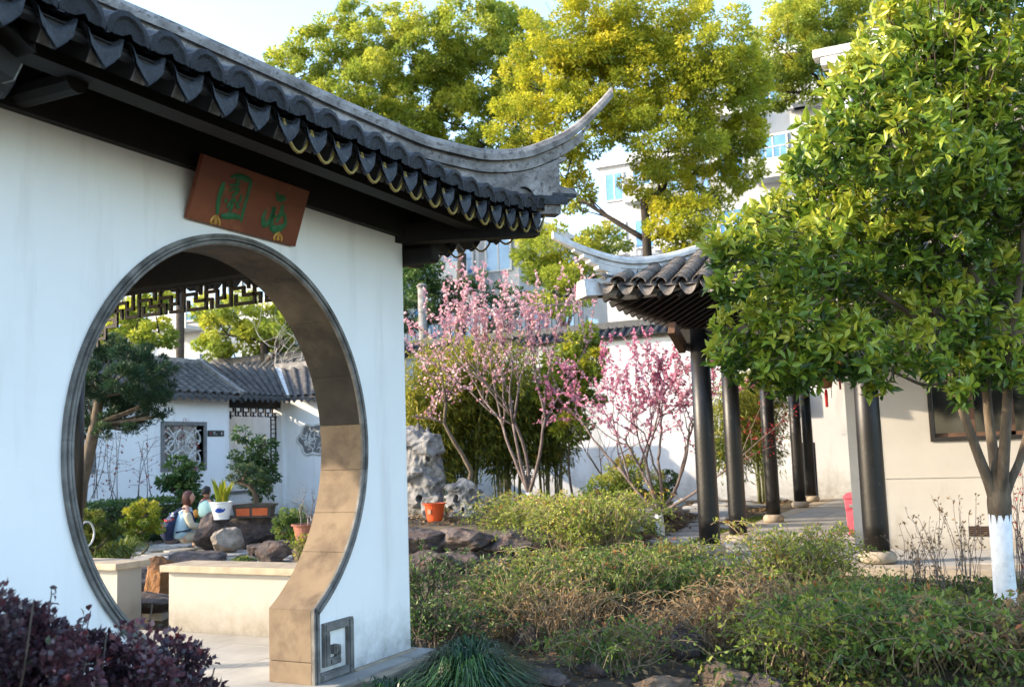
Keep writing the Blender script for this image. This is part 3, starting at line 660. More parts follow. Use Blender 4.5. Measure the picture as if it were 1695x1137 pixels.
# upper roof: gable, main ridge with stepped ends
GX0 = -1.85
mb = MB(); gy0, gy1, gz0, gz1_ = 14.35, 18.6, 5.0, 7.0
mb.add([(GX0+.15, gy0, gz0-.4), (GX0+.15, gy1, gz0-.4), (GX0+.15, (gy0+gy1)/2, gz1_)], [(0, 1, 2)]); mb.build('gable_wall', M['plaster'], hall)
mb = MB(); mb.grid([[(x, gy0-.25+(16.45-gy0+.25)*t, gz0-.3+(7.05-gz0+.3)*(t*.75+.25*t*t)) for x in np.linspace(GX0-.1, 6.5, 5)] for t in np.linspace(0, 1, 6)]); mb.build('pan_tiles', M['tile_brown'], hall)
for i in range(12):
    x = GX0+.02+i*P2; half_tube(MB(), [(x, gy0-.25+(16.45-gy0+.25)*t, gz0-.27+(7.05-gz0+.3)*(t*.75+.25*t*t)) for t in np.linspace(0, 1, 7)], (1, 0, 0), .095).build('cover_tile_row', M['tile_brown'], hall)
mb = MB(); S = []
for x in np.linspace(GX0-.02, 6.5, 24):
    u = .22*max(0, 1-(x-GX0)/2.2)**2
    S.append([(x, 16.45-.12, 6.9+u), (x, 16.45-.10, 7.42+u), (x, 16.45+.10, 7.42+u), (x, 16.45+.12, 6.9+u)])
mb.sweep(S); mb.build('main_ridge', M['ridge_pale'], hall)
for k in range(4):
    x0 = GX0-.02-.12*k; mb = MB().box((x0-.12, 16.45-.13-.004*k, 7.12+.15*k), (x0+1.15, 16.45+.13+.004*k, 7.27+.15*k-.012)); mb.build('ridge_end_step', M['ridge_pale'], hall, bevel=.01)
mb = MB(); mb.beam((GX0, 14.2, 4.85), (GX0, 16.4, 6.95), .2, .35); mb.build('verge', M['ridge_pale'], hall)
# columns with drum bases
for k, (x, y, r) in enumerate(((-3.44, 12.50, .128), (-3.38, 13.74, .118), (-3.72, 17.69, .118), (-3.98, 21.62, .118), (-4.12, 23.8, .118), (-1.38, 11.86, .135), (1.2, 11.86, .135))):
    c = MB().lathe((x, y, .12), [(r*1.02, 0), (r*1.03, .3), (r, 1.3), (r*.93, 2.72)], 24).build('column', M['lacquer'], hall, smooth=True)
    MB().lathe((x, y, 0), [(r*1.15, 0), (r*1.42, .02), (r*1.55, .065), (r*1.42, .11), (r*1.12, .135)], 24).build('column_base', M['kerb'], c if False else hall, smooth=True)
M['brown_beam'] = mat('brown_beam', [(.3, (.05, .025, .015)), (.7, (.11, .055, .03))], .6, 8, 5, .2, 30)
MB().box((-3.72, 12.55, 2.62), (1.5, 12.72, 2.86)).build('beam', M['timber'], hall)
MB().box((-3.80, 12.6, 2.64), (-3.62, 24.5, 2.86)).build('beam', M['timber'], hall)
MB().beam((-3.6, 12.62, 2.72), (-1.40, 11.86, 2.72), .12, .2).build('beam', M['timber'], hall)
MB().box((-3.45, 12.64, 2.45), (-1.9, 12.70, 2.618)).build('tie_beam', M['brown_beam'], hall)
MB().beam((-3.66, 12.5, 2.62), (-3.66, 12.05, 2.84), .09, .16).build('corner_bracket', M['brown_beam'], hall)
# walls, window, vent
HY = 13.55
def wall_with_window(): 
    mb = MB(); wx0, wx1, wz0, wz1 = -.80, .95, 1.36, 2.35
    xs_ = [-1.84, wx0, wx1, 6.5]; zs_ = [-.1, wz0, wz1, 4.1]
    for i in range(3):
        for j in range(3):
            if i == 1 and j == 1: continue
            mb.add([(xs_[i], HY, zs_[j]), (xs_[i+1], HY, zs_[j]), (xs_[i+1], HY, zs_[j+1]), (xs_[i], HY, zs_[j+1])], [(0, 1, 2, 3)])
    mb.add([(wx0, HY, wz0), (wx1, HY, wz0), (wx1, HY+.2, wz0), (wx0, HY+.2, wz0)], [(0, 1, 2, 3)]); mb.add([(wx0, HY, wz0), (wx0, HY, wz1), (wx0, HY+.2, wz1), (wx0, HY+.2, wz0)], [(0, 1, 2, 3)])
    mb.add([(-1.84, HY, -.1), (-1.84, HY, 4.1), (-1.84, 24.5, 4.1), (-1.84, 24.5, -.1)], [(0, 1, 2, 3)])
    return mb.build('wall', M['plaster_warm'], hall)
wall_with_window()
wd_ = thing('x', 'x', 'x'); bpy.data.objects.remove(wd_)
M['glass'] = plain('dark_glass', (.012, .013, .015), .08, 0, .6)
fr = MB().box((-.85, HY-.03, 1.31), (1.0, HY+.03, 1.36)).box((-.85, HY-.03, 1.3605), (-.80, HY+.03, 2.35)).box((-.85, HY-.03, 2.3505), (1.0, HY+.03, 2.40)).box((.95, HY-.03, 1.3605), (1.0, HY+.03, 2.35))
fr = fr.build('window', M['timber'], hall)
MB().box((-.80, HY+.10, 1.36), (.95, HY+.12, 2.35)).build('pane', M['glass'], fr)
for x in (-.36, .08, .52): MB().box((x-.03, HY+.06, 1.361), (x+.03, HY+.098, 2.349)).build('glazing_bar', M['brown_beam'], fr)
MB().box((-.79, HY+.06, 1.362), (.94, HY+.09, 1.41)).build('glazing_bar', M['brown_beam'], fr)
MB().box((-1.835, HY-.014, .862), (6.5, HY, .874)).build('string_course', M['plaster_warm'], hall)
MB().box((-.50, HY-.012, .15), (-.25, HY+.01, .27)).build('vent', M['timber'], hall)
mb = MB()
for k in range(4): mb.box((-.49, HY-.02, .165+k*.027), (-.26, HY-.0125, .175+k*.027))
mb.build('vent_grille', M['brown_beam'], hall)
# gallery platform
pl = thing('gallery_platform', 'x', 'x', (0, 12, 0)); del pl['label']; del pl['category']; pl['kind'] = 'structure'
MB().box((-4.02, 11.52, -.4), (6.5, 25.3, -.018)).build('platform_bed', M['kerb'], pl)
for i, x in enumerate(np.arange(-4.02, 6.4, 1.05)):
    MB().box((x+.004, 11.40, -.165), (x+1.046, 11.72, .0)).build('edge_stone', M['kerb'], pl, bevel=.008)
    MB().box((x+.3, 11.43, -.32), (x+1.34, 11.70, -.170)).build('edge_stone', M['kerb'], pl, bevel=.008)
for j, y in enumerate(np.arange(11.9, 25, .88)):
    MB().box((-4.05, y+.004, -.16), (-3.72, y+.876, .002)).build('edge_stone', M['kerb'], pl, bevel=.006)
for i in range(6):
    for j in range(20):
        x0 = -3.716+i*.63; y0 = 11.726+j*.68+(.34 if i % 2 else 0)
        if x0 > -2.0 and y0 > 13.2: continue
        MB().box((x0+.003, y0+.003, -.0175), (x0+.627, min(y0+.677, 25.2), random.uniform(-.003, .0))).build('paving_slab', M['floor'], pl)
for i in range(4):
    for j in range(3): MB().box((.07+i*.63, 11.726+j*.62, -.0175), (.07+i*.63+.626, 11.726+j*.62+.616, random.uniform(-.003, 0))).build('paving_slab', M['floor'], pl)
# small things in the gallery
nb = thing('notice_board', 'narrow cream hanging board on the gallery wall beside the pink bin', 'board', (-1.9, 15.2, .7))
MB().box((-1.93, 14.55, .80), (-1.85, 14.95, 2.02)).build('panel', plain('cream_panel', (.55, .48, .36), .7), nb); MB().box((-1.97, 14.5, 2.021), (-1.845, 15.0, 2.06)).build('top_rail', plain('cream_rail', (.50, .40, .26), .7), nb)
bn = thing('litter_bin', 'pink plastic bin with lid against the gallery wall', 'bin', (-2.05, 15.4, 0))
mpk = mat('pink_plastic', [(.3, (.50, .075, .11)), (.7, (.60, .10, .14))], .45, 6, 3, .05)
MB().sweep([[(-2.19+e, 15.3-d, z), (-1.87-e, 15.3-d, z), (-1.87-e, 15.62+d, z), (-2.19+e, 15.62+d, z)] for e, d, z in ((.03, -.03, 0.0), (0, 0, .52))]).build('body', mpk, bn, bevel=.012)
MB().sweep([[(-2.21+e, 15.28+e, z), (-1.85-e, 15.28+e, z), (-1.85-e, 15.64-e, z), (-2.21+e, 15.64-e, z)] for e, z in ((0, .521), (0, .545), (.05, .60))]).build('lid', mpk, bn, bevel=.01)
MB().box((-2.12, 15.275, .40), (-1.99, 15.285, .44)).build('slot_plate', plain('bin_plate', (.3, .3, .3), .5), bn)
ln = thing('hanging_lantern', 'small palace lantern with red tassel hanging in the gallery', 'lantern', (-2.6, 17, 2.55))
MB().lathe((-2.6, 17, 2.22), [(.03, 0), (.10, .02), (.12, .12), (.12, .28), (.10, .36), (.03, .38)], 6).build('body', mat('lantern_wood', (.20, .10, .04), .6, 8), ln)
for dx in (-.085, .085): MB().tube([(-2.6+dx, 17, 2.24), (-2.6+dx, 17, 2.06)], .006, 5).build('cord', M['timber'], ln)
MB().lathe((-2.6, 17, 1.92), [(.022, 0), (.028, .2), (.02, .29)], 8).build('tassel', plain('red_tassel', (.45, .012, .012), .7), ln)
ln2 = thing('hanging_lantern', 'palace lantern with red tassel above the cream hanging board', 'lantern', (-2.05, 14.7, 2.55))
MB().lathe((-2.05, 14.7, 2.32), [(.03, 0), (.13, .02), (.15, .12), (.15, .28), (.12, .36), (.03, .38)], 6).build('body', mat('lantern_wood_gilt', (.30, .19, .06), .6, 8), ln2)
MB().lathe((-2.05, 14.7, 2.08), [(.012, 0), (.02, .16), (.014, .24)], 8).build('tassel', plain('dark_red_tassel', (.20, .02, .02), .7), ln2)
# things against the end wall
ub = thing('utility_box', 'grey utility box fixed to the far wall between the columns', 'box', (-4.6, 25.1, 1.9)); MB().box((-5.05, 24.95, 2.2), (-4.55, 25.14, 2.75)).build('box_body', plain('grey_metal', (.22, .23, .24), .5), ub, bevel=.01)
MB().tube([(-4.72, 25.1, 2.2), (-4.72, 25.1, .1)], .03, 6).build('conduit', plain('pipe', (.25, .26, .27), .5), ub)
bd = MB().box((-4.45, 24.3, .02), (-4.05, 24.36, 1.35)).build('leaning_panel', plain('navy_panel', (.012, .02, .04), .5), None, bevel=.004); tag(bd, 'dark navy panel standing behind the far gallery column', 'panel')

# ================================================================== GARDEN BOUNDARY WALL
bw = thing('boundary_wall', 'tall white garden wall with dark tiled coping behind the blossom trees', 'wall', (-8, 25.3, 0))
BY = 25.3
MB().box((-17.5, BY, -.3), (6.5, BY+.35, 4.25)).build('wall', M['plaster_grey'], bw)
MB().box((-17.5, BY-.05, 4.251), (6.5, BY+.40, 4.33)).build('string_course', M['ridge'], bw)
mb = MB(); mb.sweep([[(x, BY-.28, 4.335), (x, BY+.12, 4.60), (x, BY+.24, 4.60), (x, BY+.63, 4.335)] for x in (-17.5, 6.5)]); mb.build('coping', M['tile'], bw)
mb = MB()
for x in np.arange(-17.4, 0, .24): mb.tube([(x, BY-.30, 4.345), (x, BY+.10, 4.615)], .055, 6)
tag(mb.build('coping_tiles', M['tile'], bw), kind='stuff')
MB().box((-17.5, BY+.05, 4.601), (6.5, BY+.31, 4.78)).build('coping_ridge', M['tile'], bw)
fn = thing('iron_fence', 'black iron railing above the garden wall beside the gate pavilion roof', 'fence', (-13, 26.2, 4.4))
ft = plain('black_iron', (.02, .02, .022), .5)
for z in (4.75, 5.55): MB().beam((-17.4, 26.2, z), (-10.5, 26.2, z), .05, .05).build('rail', ft, fn)
bme = None
for x in np.arange(-17.4, -10.5, .14):
    if bme is None: b_ = MB().tube([(0, 0, 0), (0, 0, 1.35)], .012, 5).build('bar', ft, fn, local=True); bme = b_.data
    else: b_ = link('bar', bme, None, fn)
    b_.location = (x+13, 0, .05)

# ================================================================== INNER COURT CORRIDOR
inn = thing('court_corridor', 'white inner corridor with tiled roofs and lattice windows seen through the moon gate', 'corridor', (-17, 18.5, 0))
LX, LY = -17.0, 20.9
def slab(a, b, name='wall', m='plaster'): return MB().box(a, b).build(name, M[m], inn)
# leg 1 wall with square lattice windows
def wall_x(y0, y1, holes, X=LX, th=.22, z1=3.0):
    ys_ = sorted({y0, y1, *[h for a in holes for h in a[:2]]}); mb = MB()
    for ya, yb in zip(ys_[:-1], ys_[1:]):
        h = [a for a in holes if a[0] <= ya and a[1] >= yb]
        if h: mb.box((X-th, ya, -.2), (X, yb, h[0][2])); mb.box((X-th, ya, h[0][3]), (X, yb, z1))
        else: mb.box((X-th, ya, -.2), (X, yb, z1))
    return mb.build('wall', M['plaster'], inn)
W1 = (16.74, 17.98, 1.27, 2.22); W2 = (13.2, 14.75, 1.30, 2.25)
wall_x(9.5, 18.86, [W1, W2])
M['grey_frame'] = mat('grey_brick_frame', [(.3, (.13, .13, .13)), (.7, (.22, .22, .215))], .8, 10, 5, .2)
M['lattice'] = mat('pale_lattice', [(.3, (.5, .5, .48)), (.7, (.66, .66, .64))], .8, 10, 4, .1)
for (ya, yb, za, zb) in (W1, W2):
    f = MB().box((LX-.2, ya-.09, za-.09), (LX+.035, yb+.09, za)).box((LX-.2, ya-.09, zb), (LX+.035, yb+.09, zb+.09)).box((LX-.2, ya-.09, za+.0005), (LX+.035, ya, zb-.0005)).box((LX-.2, yb, za+.0005), (LX+.035, yb+.09, zb-.0005)).build('window', M['grey_frame'], inn)
    mb = MB(); cyc = 4; yy = lambda t: ya+(yb-ya)*t; zz = lambda t: za+(zb-za)*t; X = LX-.08
    for k in range(3):
        for s in (1, -1):
            t = np.linspace(0, 1, 25); u = (k+.5)/3+s*.15*np.sin(t*math.pi*2+.4)
            mb.tube([(X, yy(a), zz(b)) for a, b in zip(np.clip(u, .01, .99), t)], .022, 5)
    for k in range(2):
        for s in (1, -1):
            t = np.linspace(0, 1, 25); u = .5*(k+.5)+s*.14*np.cos(t*math.pi*2)+0*t; mb.tube([(X+.002, yy(b), zz(a)) for a, b in zip(np.clip(u+.25*0, .01, .99), t)], .020, 5)
    for c_ in ((.25, .5), (.75, .5), (.5, .5)):
        t = np.linspace(0, 2*math.pi, 17); mb.tube([(X+.004, yy(c_[0]+.09*math.cos(a)), zz(c_[1]+.13*math.sin(a))) for a in t], .018, 5, False)
    mb.build('lattice', M['lattice'], f)
slab((LX-1.9, 8, -.2), (LX-1.75, 19.0, 3.0))                                # corridor back wall
# recess between the legs
slab((-18.75, 18.6, -.2), (-18.55, 24, 3.2)); slab((-18.5, 20.0, -.2), (-18.2, 24, .52), 'parapet'); slab((-18.56, 20.0, .521), (-18.14, 24, .58), 'parapet_cap', 'grey_frame')
MB().box((-17.25, 18.86, 2.70), (-17.0, 20.9, 2.95)).build('beam', M['timber'], inn)
mb = MB()
for k in range(7):
    y = 18.95+k*.28
    for z in (2.69, 2.58, 2.48): mb.box((-17.14, y, z-.012), (-17.11, y+.2, z+.012))
    for q, za_, zb_ in ((0, 2.7, 2.48), (.1, 2.58, 2.40 if k in (0, 6) else 2.48), (.2, 2.7, 2.58)): mb.box((-17.145, y+q-.012, za_ if za_ < zb_ else zb_), (-17.105, y+q+.012, max(za_, zb_)))
mb.box((-17.14, 20.55, 1.3), (-17.11, 20.575, 2.5)); mb.box((-17.14, 20.74, 1.3), (-17.11, 20.765, 2.5))
for k in range(10): mb.box((-17.14, 20.56, 1.35+k*.115), (-17.11, 20.75, 1.37+k*.115))
mb.build('fretwork', M['timber'], inn)
# leg 2: faces the camera side
mb = MB(); xa, xb, xc = -17.25, -16.72, -14.0
mb.box((xa, LY, -.2), (xc, LY+.22, 3.02)); mb.build('wall', M['plaster'], inn)
slab((-17.26, LY-.10, -.2), (-16.95, LY-.001, 2.99), 'pilaster')
# petal window
pw = []; t = np.linspace(0, 2*math.pi, 49)
cx2, cz2 = -16.02, 1.85
out_ = [(cx2+(.50+.045*math.cos(6*a))*math.cos(a)*.95, cz2+(.46+.045*math.cos(6*a))*math.sin(a)*.85) for a in t]
f = MB().tube([(x, LY-.01, z) for x, z in out_], .035, 6, False).build('petal_window', M['lattice'], inn, smooth=True)
mb = MB(); mb.add([(x, LY-.004, z) for x, z in out_[:-1]], [tuple(range(48))]); mb.build('opening', M['grey_frame'], f)
mb = MB()
for k in range(26):
    r1 = random.uniform(.05, .36); a1 = random.uniform(0, 6.28); c = np.array([cx2+r1*math.cos(a1), LY-.012, cz2+.85*r1*math.sin(a1)]); rr = random.uniform(.05, .10)
    aa = np.linspace(a1, a1+4, 9); mb.tube([c+rr*np.array([math.cos(q), 0, math.sin(q)]) for q in aa], .014, 5, False)
mb.build('lattice', M['lattice'], f)
# corridor plaque
pq = thing('wall_plaque', 'small black plaque with white marks on the inner corridor wall', 'sign', (LX+.02, 18.4, 2.04))
MB().box((LX+.002, 18.12, 1.97), (LX+.025, 18.66, 2.11)).build('panel', plain('plaque_black', (.01, .02, .018), .5), pq)
mw = plain('plaque_white', (.6, .6, .6), .6)
for y, z, h, m_ in ((18.29, 2.065, .022, mw), (18.33, 2.065, .022, mw), (18.29, 2.02, .012, mw), (18.36, 2.02, .012, mw), (18.56, 2.04, .06, mw), (18.19, 2.04, .06, plain('plaque_red', (.4, .03, .02), .6))): MB().box((LX+.0255, y, z-h/2), (LX+.027, y+.03+.02*(h < .02), z+h/2)).build('mark', m_, pq)
# roofs: rows of grey tiles, valley where the legs meet
def tiled(name, P00, P01, P10, P11, nrow, drips=True, nlip=7):
    """P00-P01 eave ends, P10-P11 ridge ends"""
    P00, P01, P10, P11 = [np.array(p, float) for p in (P00, P01, P10, P11)]
    r = MB().add([P00, P01, P11, P10, P00-(0, 0, .07), P01-(0, 0, .07), P11-(0, 0, .07), P10-(0, 0, .07)], [(0, 1, 2, 3), (7, 6, 5, 4), (0, 4, 5, 1), (1, 5, 6, 2), (2, 6, 7, 3), (3, 7, 4, 0)]).build(name, M['tile_far'], inn)
    sd_ = norm(P01-P00)
    mb = MB(); w_ = np.linalg.norm(P01-P00)/nrow
    for i in range(nrow):
        a = (i+.5)/nrow; p = P00+(P01-P00)*a; q = P10+(P11-P10)*a
        if np.linalg.norm(q-p) > .1: half_tube(mb, [p+(0, 0, .02), q+(0, 0, .02)], sd_, w_*.36, 6, .14)
    tag(mb.build('cover_tiles', M['tile_far'], r), kind='stuff')
    if drips:
        nrm = np.cross(sd_, (0, 0, 1.)); 
        if np.dot(nrm, P00-P10) < 0: nrm = -nrm
        for i in range(nrow+1):
            p = P00+(P01-P00)*(i/nrow)
            MB().add([p-sd_*w_*.42+nrm*.02+(0, 0, -.01), p+sd_*w_*.42+nrm*.02+(0, 0, -.01), p+sd_*w_*.25+nrm*.04-(0, 0, .09), p+nrm*.05-(0, 0, .15), p-sd_*w_*.25+nrm*.04-(0, 0, .09)], [(0, 1, 2, 3, 4)]).build('drip_tile', M['tile'], r)
    return r
ez = 2.90; ov = .45
tiled('roof', (LX+ov, 9.0, ez), (LX+ov, 18.75, ez), (LX-.95, 9.0, ez+.85), (LX-.95, 18.75, ez+.85), 36)
tiled('roof', (LX+ov+.08, 18.8, ez+.03), (LX+ov+.08, LY-ov, ez+.03), (LX-.95, 18.8, ez+.95), (LX-.95, LY+.95, ez+.95), 8)
tiled('roof', (LX+ov+.08, LY-ov, ez+.03), (-13.9, LY-ov, ez+.03), (LX-.95, LY+.95, ez+.95), (-13.9, LY+.95, ez+.95), 11)
MB().beam((LX+ov+.08, LY-ov, ez+.07), (LX-.95, LY+.95, ez+.99), .13, .10).build('valley_ridge', M['ridge_pale'], inn)
MB().beam((LX+ov+.03, 18.78, ez+.07), (LX-.95, 18.78, ez+.97), .12, .16).build('roof_joint', M['ridge'], inn)
MB().box((LX-1.05, 9, ez+.80), (LX-.87, 18.78, ez+1.0)).build('ridge', M['ridge'], inn)
MB().box((LX-1.0, LY+.86, ez+.90), (-13.9, LY+1.04, ez+1.10)).build('ridge', M['ridge'], inn)
tiled('roof', (LX-2.3, 9.0, ez), (LX-2.3, 18.75, ez), (LX-.95, 9.0, ez+.85), (LX-.95, 18.75, ez+.85), 36, False)
# rear hall roof beyond
rr_ = thing('rear_roof', 'long dark tiled roof ridge behind the inner corridor', 'roof', (-20, 24.5, 3.5))
MB().box((-30, 24.2, 4.36), (-16, 24.5, 4.62)).build('ridge', M['tile'], rr_)
mb = MB().add([(-30, 23.0, 3.45), (-16, 23.0, 3.45), (-16, 24.3, 4.40), (-30, 24.3, 4.40)], [(0, 1, 2, 3)]); mb.build('slope', M['tile_far'], rr_)
mb = MB()
for x in np.arange(-29.8, -16, .22): half_tube(mb, [(x, 23.0, 3.47), (x, 24.25, 4.40)], (1, 0, 0), .08, 5, .2)
tag(mb.build('cover_tiles', M['tile_far'], rr_), kind='stuff')
MB().box((-30, 23.3, -.2), (-16, 23.5, 3.5)).build('wall', M['plaster'], rr_)
# ================================================================== PLANT TOOLS
LEAF5 = (np.array([(0, 0, 0), (-.5, .45, .10), (0, .5, 0), (.5, .45, .10), (0, 1, -.06)]), np.array([(0, 3, 2), (0, 2, 1), (2, 3, 4), (2, 4, 1)]))
LEAF8 = (np.array([(0, 0, 0), (-.40, .30, .10), (0, .32, 0), (.40, .30, .10), (-.46, .62, .07), (0, .66, -.03), (.46, .62, .07), (0, 1, -.16)]),
         np.array([(0, 3, 2), (0, 2, 1), (2, 3, 6), (2, 6, 5), (1, 2, 5), (1, 5, 4), (5, 6, 7), (4, 5, 7)]))
BLADE = (np.array([(-.5, 0, 0), (.5, 0, 0), (-.42, .35, .02), (.42, .35, .02), (-.28, .7, -.05), (.28, .7, -.05), (0, 1, -.16)]), np.array([(0, 1, 3), (0, 3, 2), (2, 3, 5), (2, 5, 4), (4, 5, 6)]))
DIAM = (np.array([(0, 0, 0), (-.5, .5, .12), (.5, .5, .12), (0, 1, 0)]), np.array([(0, 2, 3), (0, 3, 1)]))
FLOWER = (np.array([(0, 0, 0), (-.5, .15, .45), (0, .1, .5), (.5, .15, .45), (-.5, .2, -.4), (.45, .2, -.45), (0, .55, .1)]), np.array([(0, 1, 2), (0, 2, 3), (0, 4, 6), (0, 6, 5), (1, 6, 4), (3, 5, 6)]))
def leaves(name, P, D, size, width, m, parent, tmpl=LEAF5, tint=None, up=(0, 0, 1), upk=.9, seed=None):
    P = np.asarray(P, float); n = len(P)
    if n == 0: return None
    D = norm(np.asarray(D, float)); N = norm(rng.normal(size=(n, 3))*(1-upk*.6)+np.asarray(up)*upk)
    x = norm(np.cross(D, N)); z = np.cross(x, D)
    s = np.broadcast_to(np.asarray(size, float), (n,))*rng.uniform(.7, 1.25, n)
    T, F = tmpl; wv = width
    V = P[:, None] + s[:, None, None]*(T[None, :, :1]*wv*x[:, None]+T[None, :, 1:2]*D[:, None]+T[None, :, 2:]*z[:, None])
    k = len(T); FF = (F[None]+(np.arange(n)*k)[:, None, None]).reshape(-1, 3)
    t = rng.random(n) if tint is None else np.clip(tint, 0, 1)
    return mesh_np(name, V.reshape(-1, 3), FF, m, parent, False, np.repeat(t, k))
def tubes(name, paths, m, parent, k=6, smooth=True):
    mb = MB()
    for p, r in paths:
        if len(p) > 1: mb.tube(p, r, k, True)
    return mb.build(name, m, parent, smooth)
def bez(p, q, bend, n=7):
    p = np.array(p, float); q = np.array(q, float); t = np.linspace(0, 1, n)[:, None]; mid = (p+q)/2+np.asarray(bend, float)
    return (1-t)**2*p+2*t*(1-t)*mid+t*t*q
def ball(n, shell=.5):
    d = norm(rng.normal(size=(n, 3))); r = (shell**3+(1-shell**3)*rng.random(n))**(1/3); return d*r[:, None], d
def crown_cloud(clumps, nleaf, sub=16, flat=.85, subr=.36, droop=.25):
    """clumps: (centre, radius). returns leaf positions, directions, tint (high = young/outer)"""
    Ps, Ds, Ts = [], [], []
    tot = sum(r**2 for c, r in clumps)
    for c, r in clumps:
        n = int(nleaf*r*r/tot); o, d = ball(sub, .55); o[:, 2] *= flat; o *= 1.08
        sc_ = c+o*r; rs = r*subr*rng.uniform(.6, 1.3, sub); w = rs**2/np.sum(rs**2); ct = rng.uniform(.05, .62, sub)
        for j in range(sub):
            m_ = max(3, int(n*w[j])); q, e = ball(m_, .45); q[:, 2] *= .7
            p = sc_[j]+q*rs[j]; out = norm(p-c)
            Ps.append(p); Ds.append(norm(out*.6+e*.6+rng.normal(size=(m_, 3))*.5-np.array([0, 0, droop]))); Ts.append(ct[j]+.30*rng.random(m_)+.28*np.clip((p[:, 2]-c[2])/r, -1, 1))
    return np.concatenate(Ps), np.concatenate(Ds), np.concatenate(Ts)
def big_tree(name, label, base, fork, clumps, nleaf, lsize, m, bark='bark_dark', r0=.22, group=None, cat='tree', lw=.5, sub=16, flat=.85, subr=.36, tmpl=LEAF5):
    base = np.array(base, float); fork = np.array(fork, float)
    t = thing(name, label, cat, base, group); paths = [(bez(base, fork, rng.normal(size=3)*.15*[1, 1, 0], 8), np.linspace(r0, r0*.45, 8))]
    r0 = r0*.8
    order = sorted(range(len(clumps)), key=lambda i: np.linalg.norm(clumps[i][0]-fork)); nodes = [(paths[0][0][i], r0*.45) for i in (2, 3, 4, 5, 6)]+[(fork, r0*.5)]
    for i in order:
        c, r = clumps[i]; cand = min(nodes, key=lambda q: np.linalg.norm(q[0]-c)+2.2*max(0, q[0][2]-c[2]+.45*np.linalg.norm((q[0]-c)[:2])))
        e = c-np.array([0, 0, r*.2]); rad = max(.02, min(cand[1], r0*.5)*.92); L = np.linalg.norm(e-cand[0])
        pth = bez(cand[0], e, np.array([0, 0, -.08*L])+rng.normal(size=3)*.08*L, 7); paths.append((pth, np.linspace(rad, rad*.45, 7))); nodes += [(pth[4], rad*.65), (pth[6], rad*.5)]
        for k in range(5):
            o, _ = ball(1, .8); paths.append((bez(pth[3+k % 4], c+o[0]*r*.85, rng.normal(size=3)*.12*r, 5), np.linspace(rad*.35, .008, 5)))
    tubes('trunk', paths, M[bark], t, 6)
    P, D, T = crown_cloud(clumps, nleaf, sub, flat, subr); leaves('crown', P, D, lsize, lw, m, t, tmpl, T, upk=.25)
    return t
def grow(p, d, L, r, depth, maxd, paths, tips, spread=.55, upk=.25, nseg=5, kids=(2, 3), short=.78, wob=.10):
    pts = [p]; dd = d
    for i in range(nseg):
        dd = norm(dd+rng.normal(size=3)*wob+np.array([0, 0, upk])*.35); pts.append(pts[-1]+dd*L/nseg)
    r1 = r*.62 if depth < maxd else r*.35
    paths.append((np.array(pts), np.linspace(r, r1, nseg+1))); 
    tips.append((depth, np.array(pts)))
    if depth < maxd:
        for k in range(random.randint(*kids)):
            a = norm(dd+rng.normal(size=3)*spread); s = pts[-1] if k == 0 else pts[random.randint(max(2, nseg-2), nseg)]
            grow(s, norm(a+np.array([0, 0, upk])), L*short*random.uniform(.8, 1.15), r1 if k == 0 else r1*.85, depth+1, maxd, paths, tips, spread, upk, nseg, kids, short, wob)
def arch_shrub(name, label, c, rad, h, nstem, m, group, leaf=.035, lw=.45, per=26, stem_m='twig_straw', droop=1.0, cat='shrub', wood=None, tmpl=LEAF5, dense=1.0, bias=(0, 0)):
    """many thin arching stems with small leaves along them"""
    c = np.array([c[0], c[1], gz1(c[0], c[1])-.03 if len(c) < 3 else c[2]]); t = thing(name, label, cat, c, group); paths = []; P = []; D = []; T = []
    for i in range(nstem):
        a = rng.uniform(0, 2*math.pi); rr = rad*rng.uniform(.35, 1.1); hh = h*rng.uniform(.6, 1.15); s = np.linspace(0, 1, 8)
        b0 = c+np.array([rng.normal()*rad*.22, rng.normal()*rad*.22, 0]); dx = np.array([math.cos(a)+bias[0], math.sin(a)+bias[1], 0])
        z = hh*(1.9*s-1.25*droop*s**2.2)/(.85 if droop > .9 else .95); wob = np.cumsum(rng.normal(size=(8, 3))*.018, axis=0)
        p = b0+dx*(rr*s**1.15)[:, None]+np.array([0, 0, 1])*np.maximum(z, -.1)[:, None]+wob
        paths.append((p, np.linspace(.0058, .0022, 8) if m is not LM['straw'] else np.linspace(.0042, .0018, 8)))
        n = int(per*dense*rng.uniform(.6, 1.3)); u = rng.uniform(.22, 1, n)**.85; idx = u*7; i0 = np.minimum(idx.astype(int), 6); f = (idx-i0)[:, None]
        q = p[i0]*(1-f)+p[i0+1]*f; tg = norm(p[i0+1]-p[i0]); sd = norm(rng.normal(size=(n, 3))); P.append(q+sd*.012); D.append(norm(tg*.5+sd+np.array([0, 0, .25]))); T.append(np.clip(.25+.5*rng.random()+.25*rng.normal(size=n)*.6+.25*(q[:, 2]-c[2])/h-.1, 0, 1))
    tubes('stems', paths, M[stem_m], t, 3, False)
    leaves('foliage', np.concatenate(P), np.concatenate(D), leaf, lw, m, t, tmpl, np.concatenate(T), upk=.3)
    return t
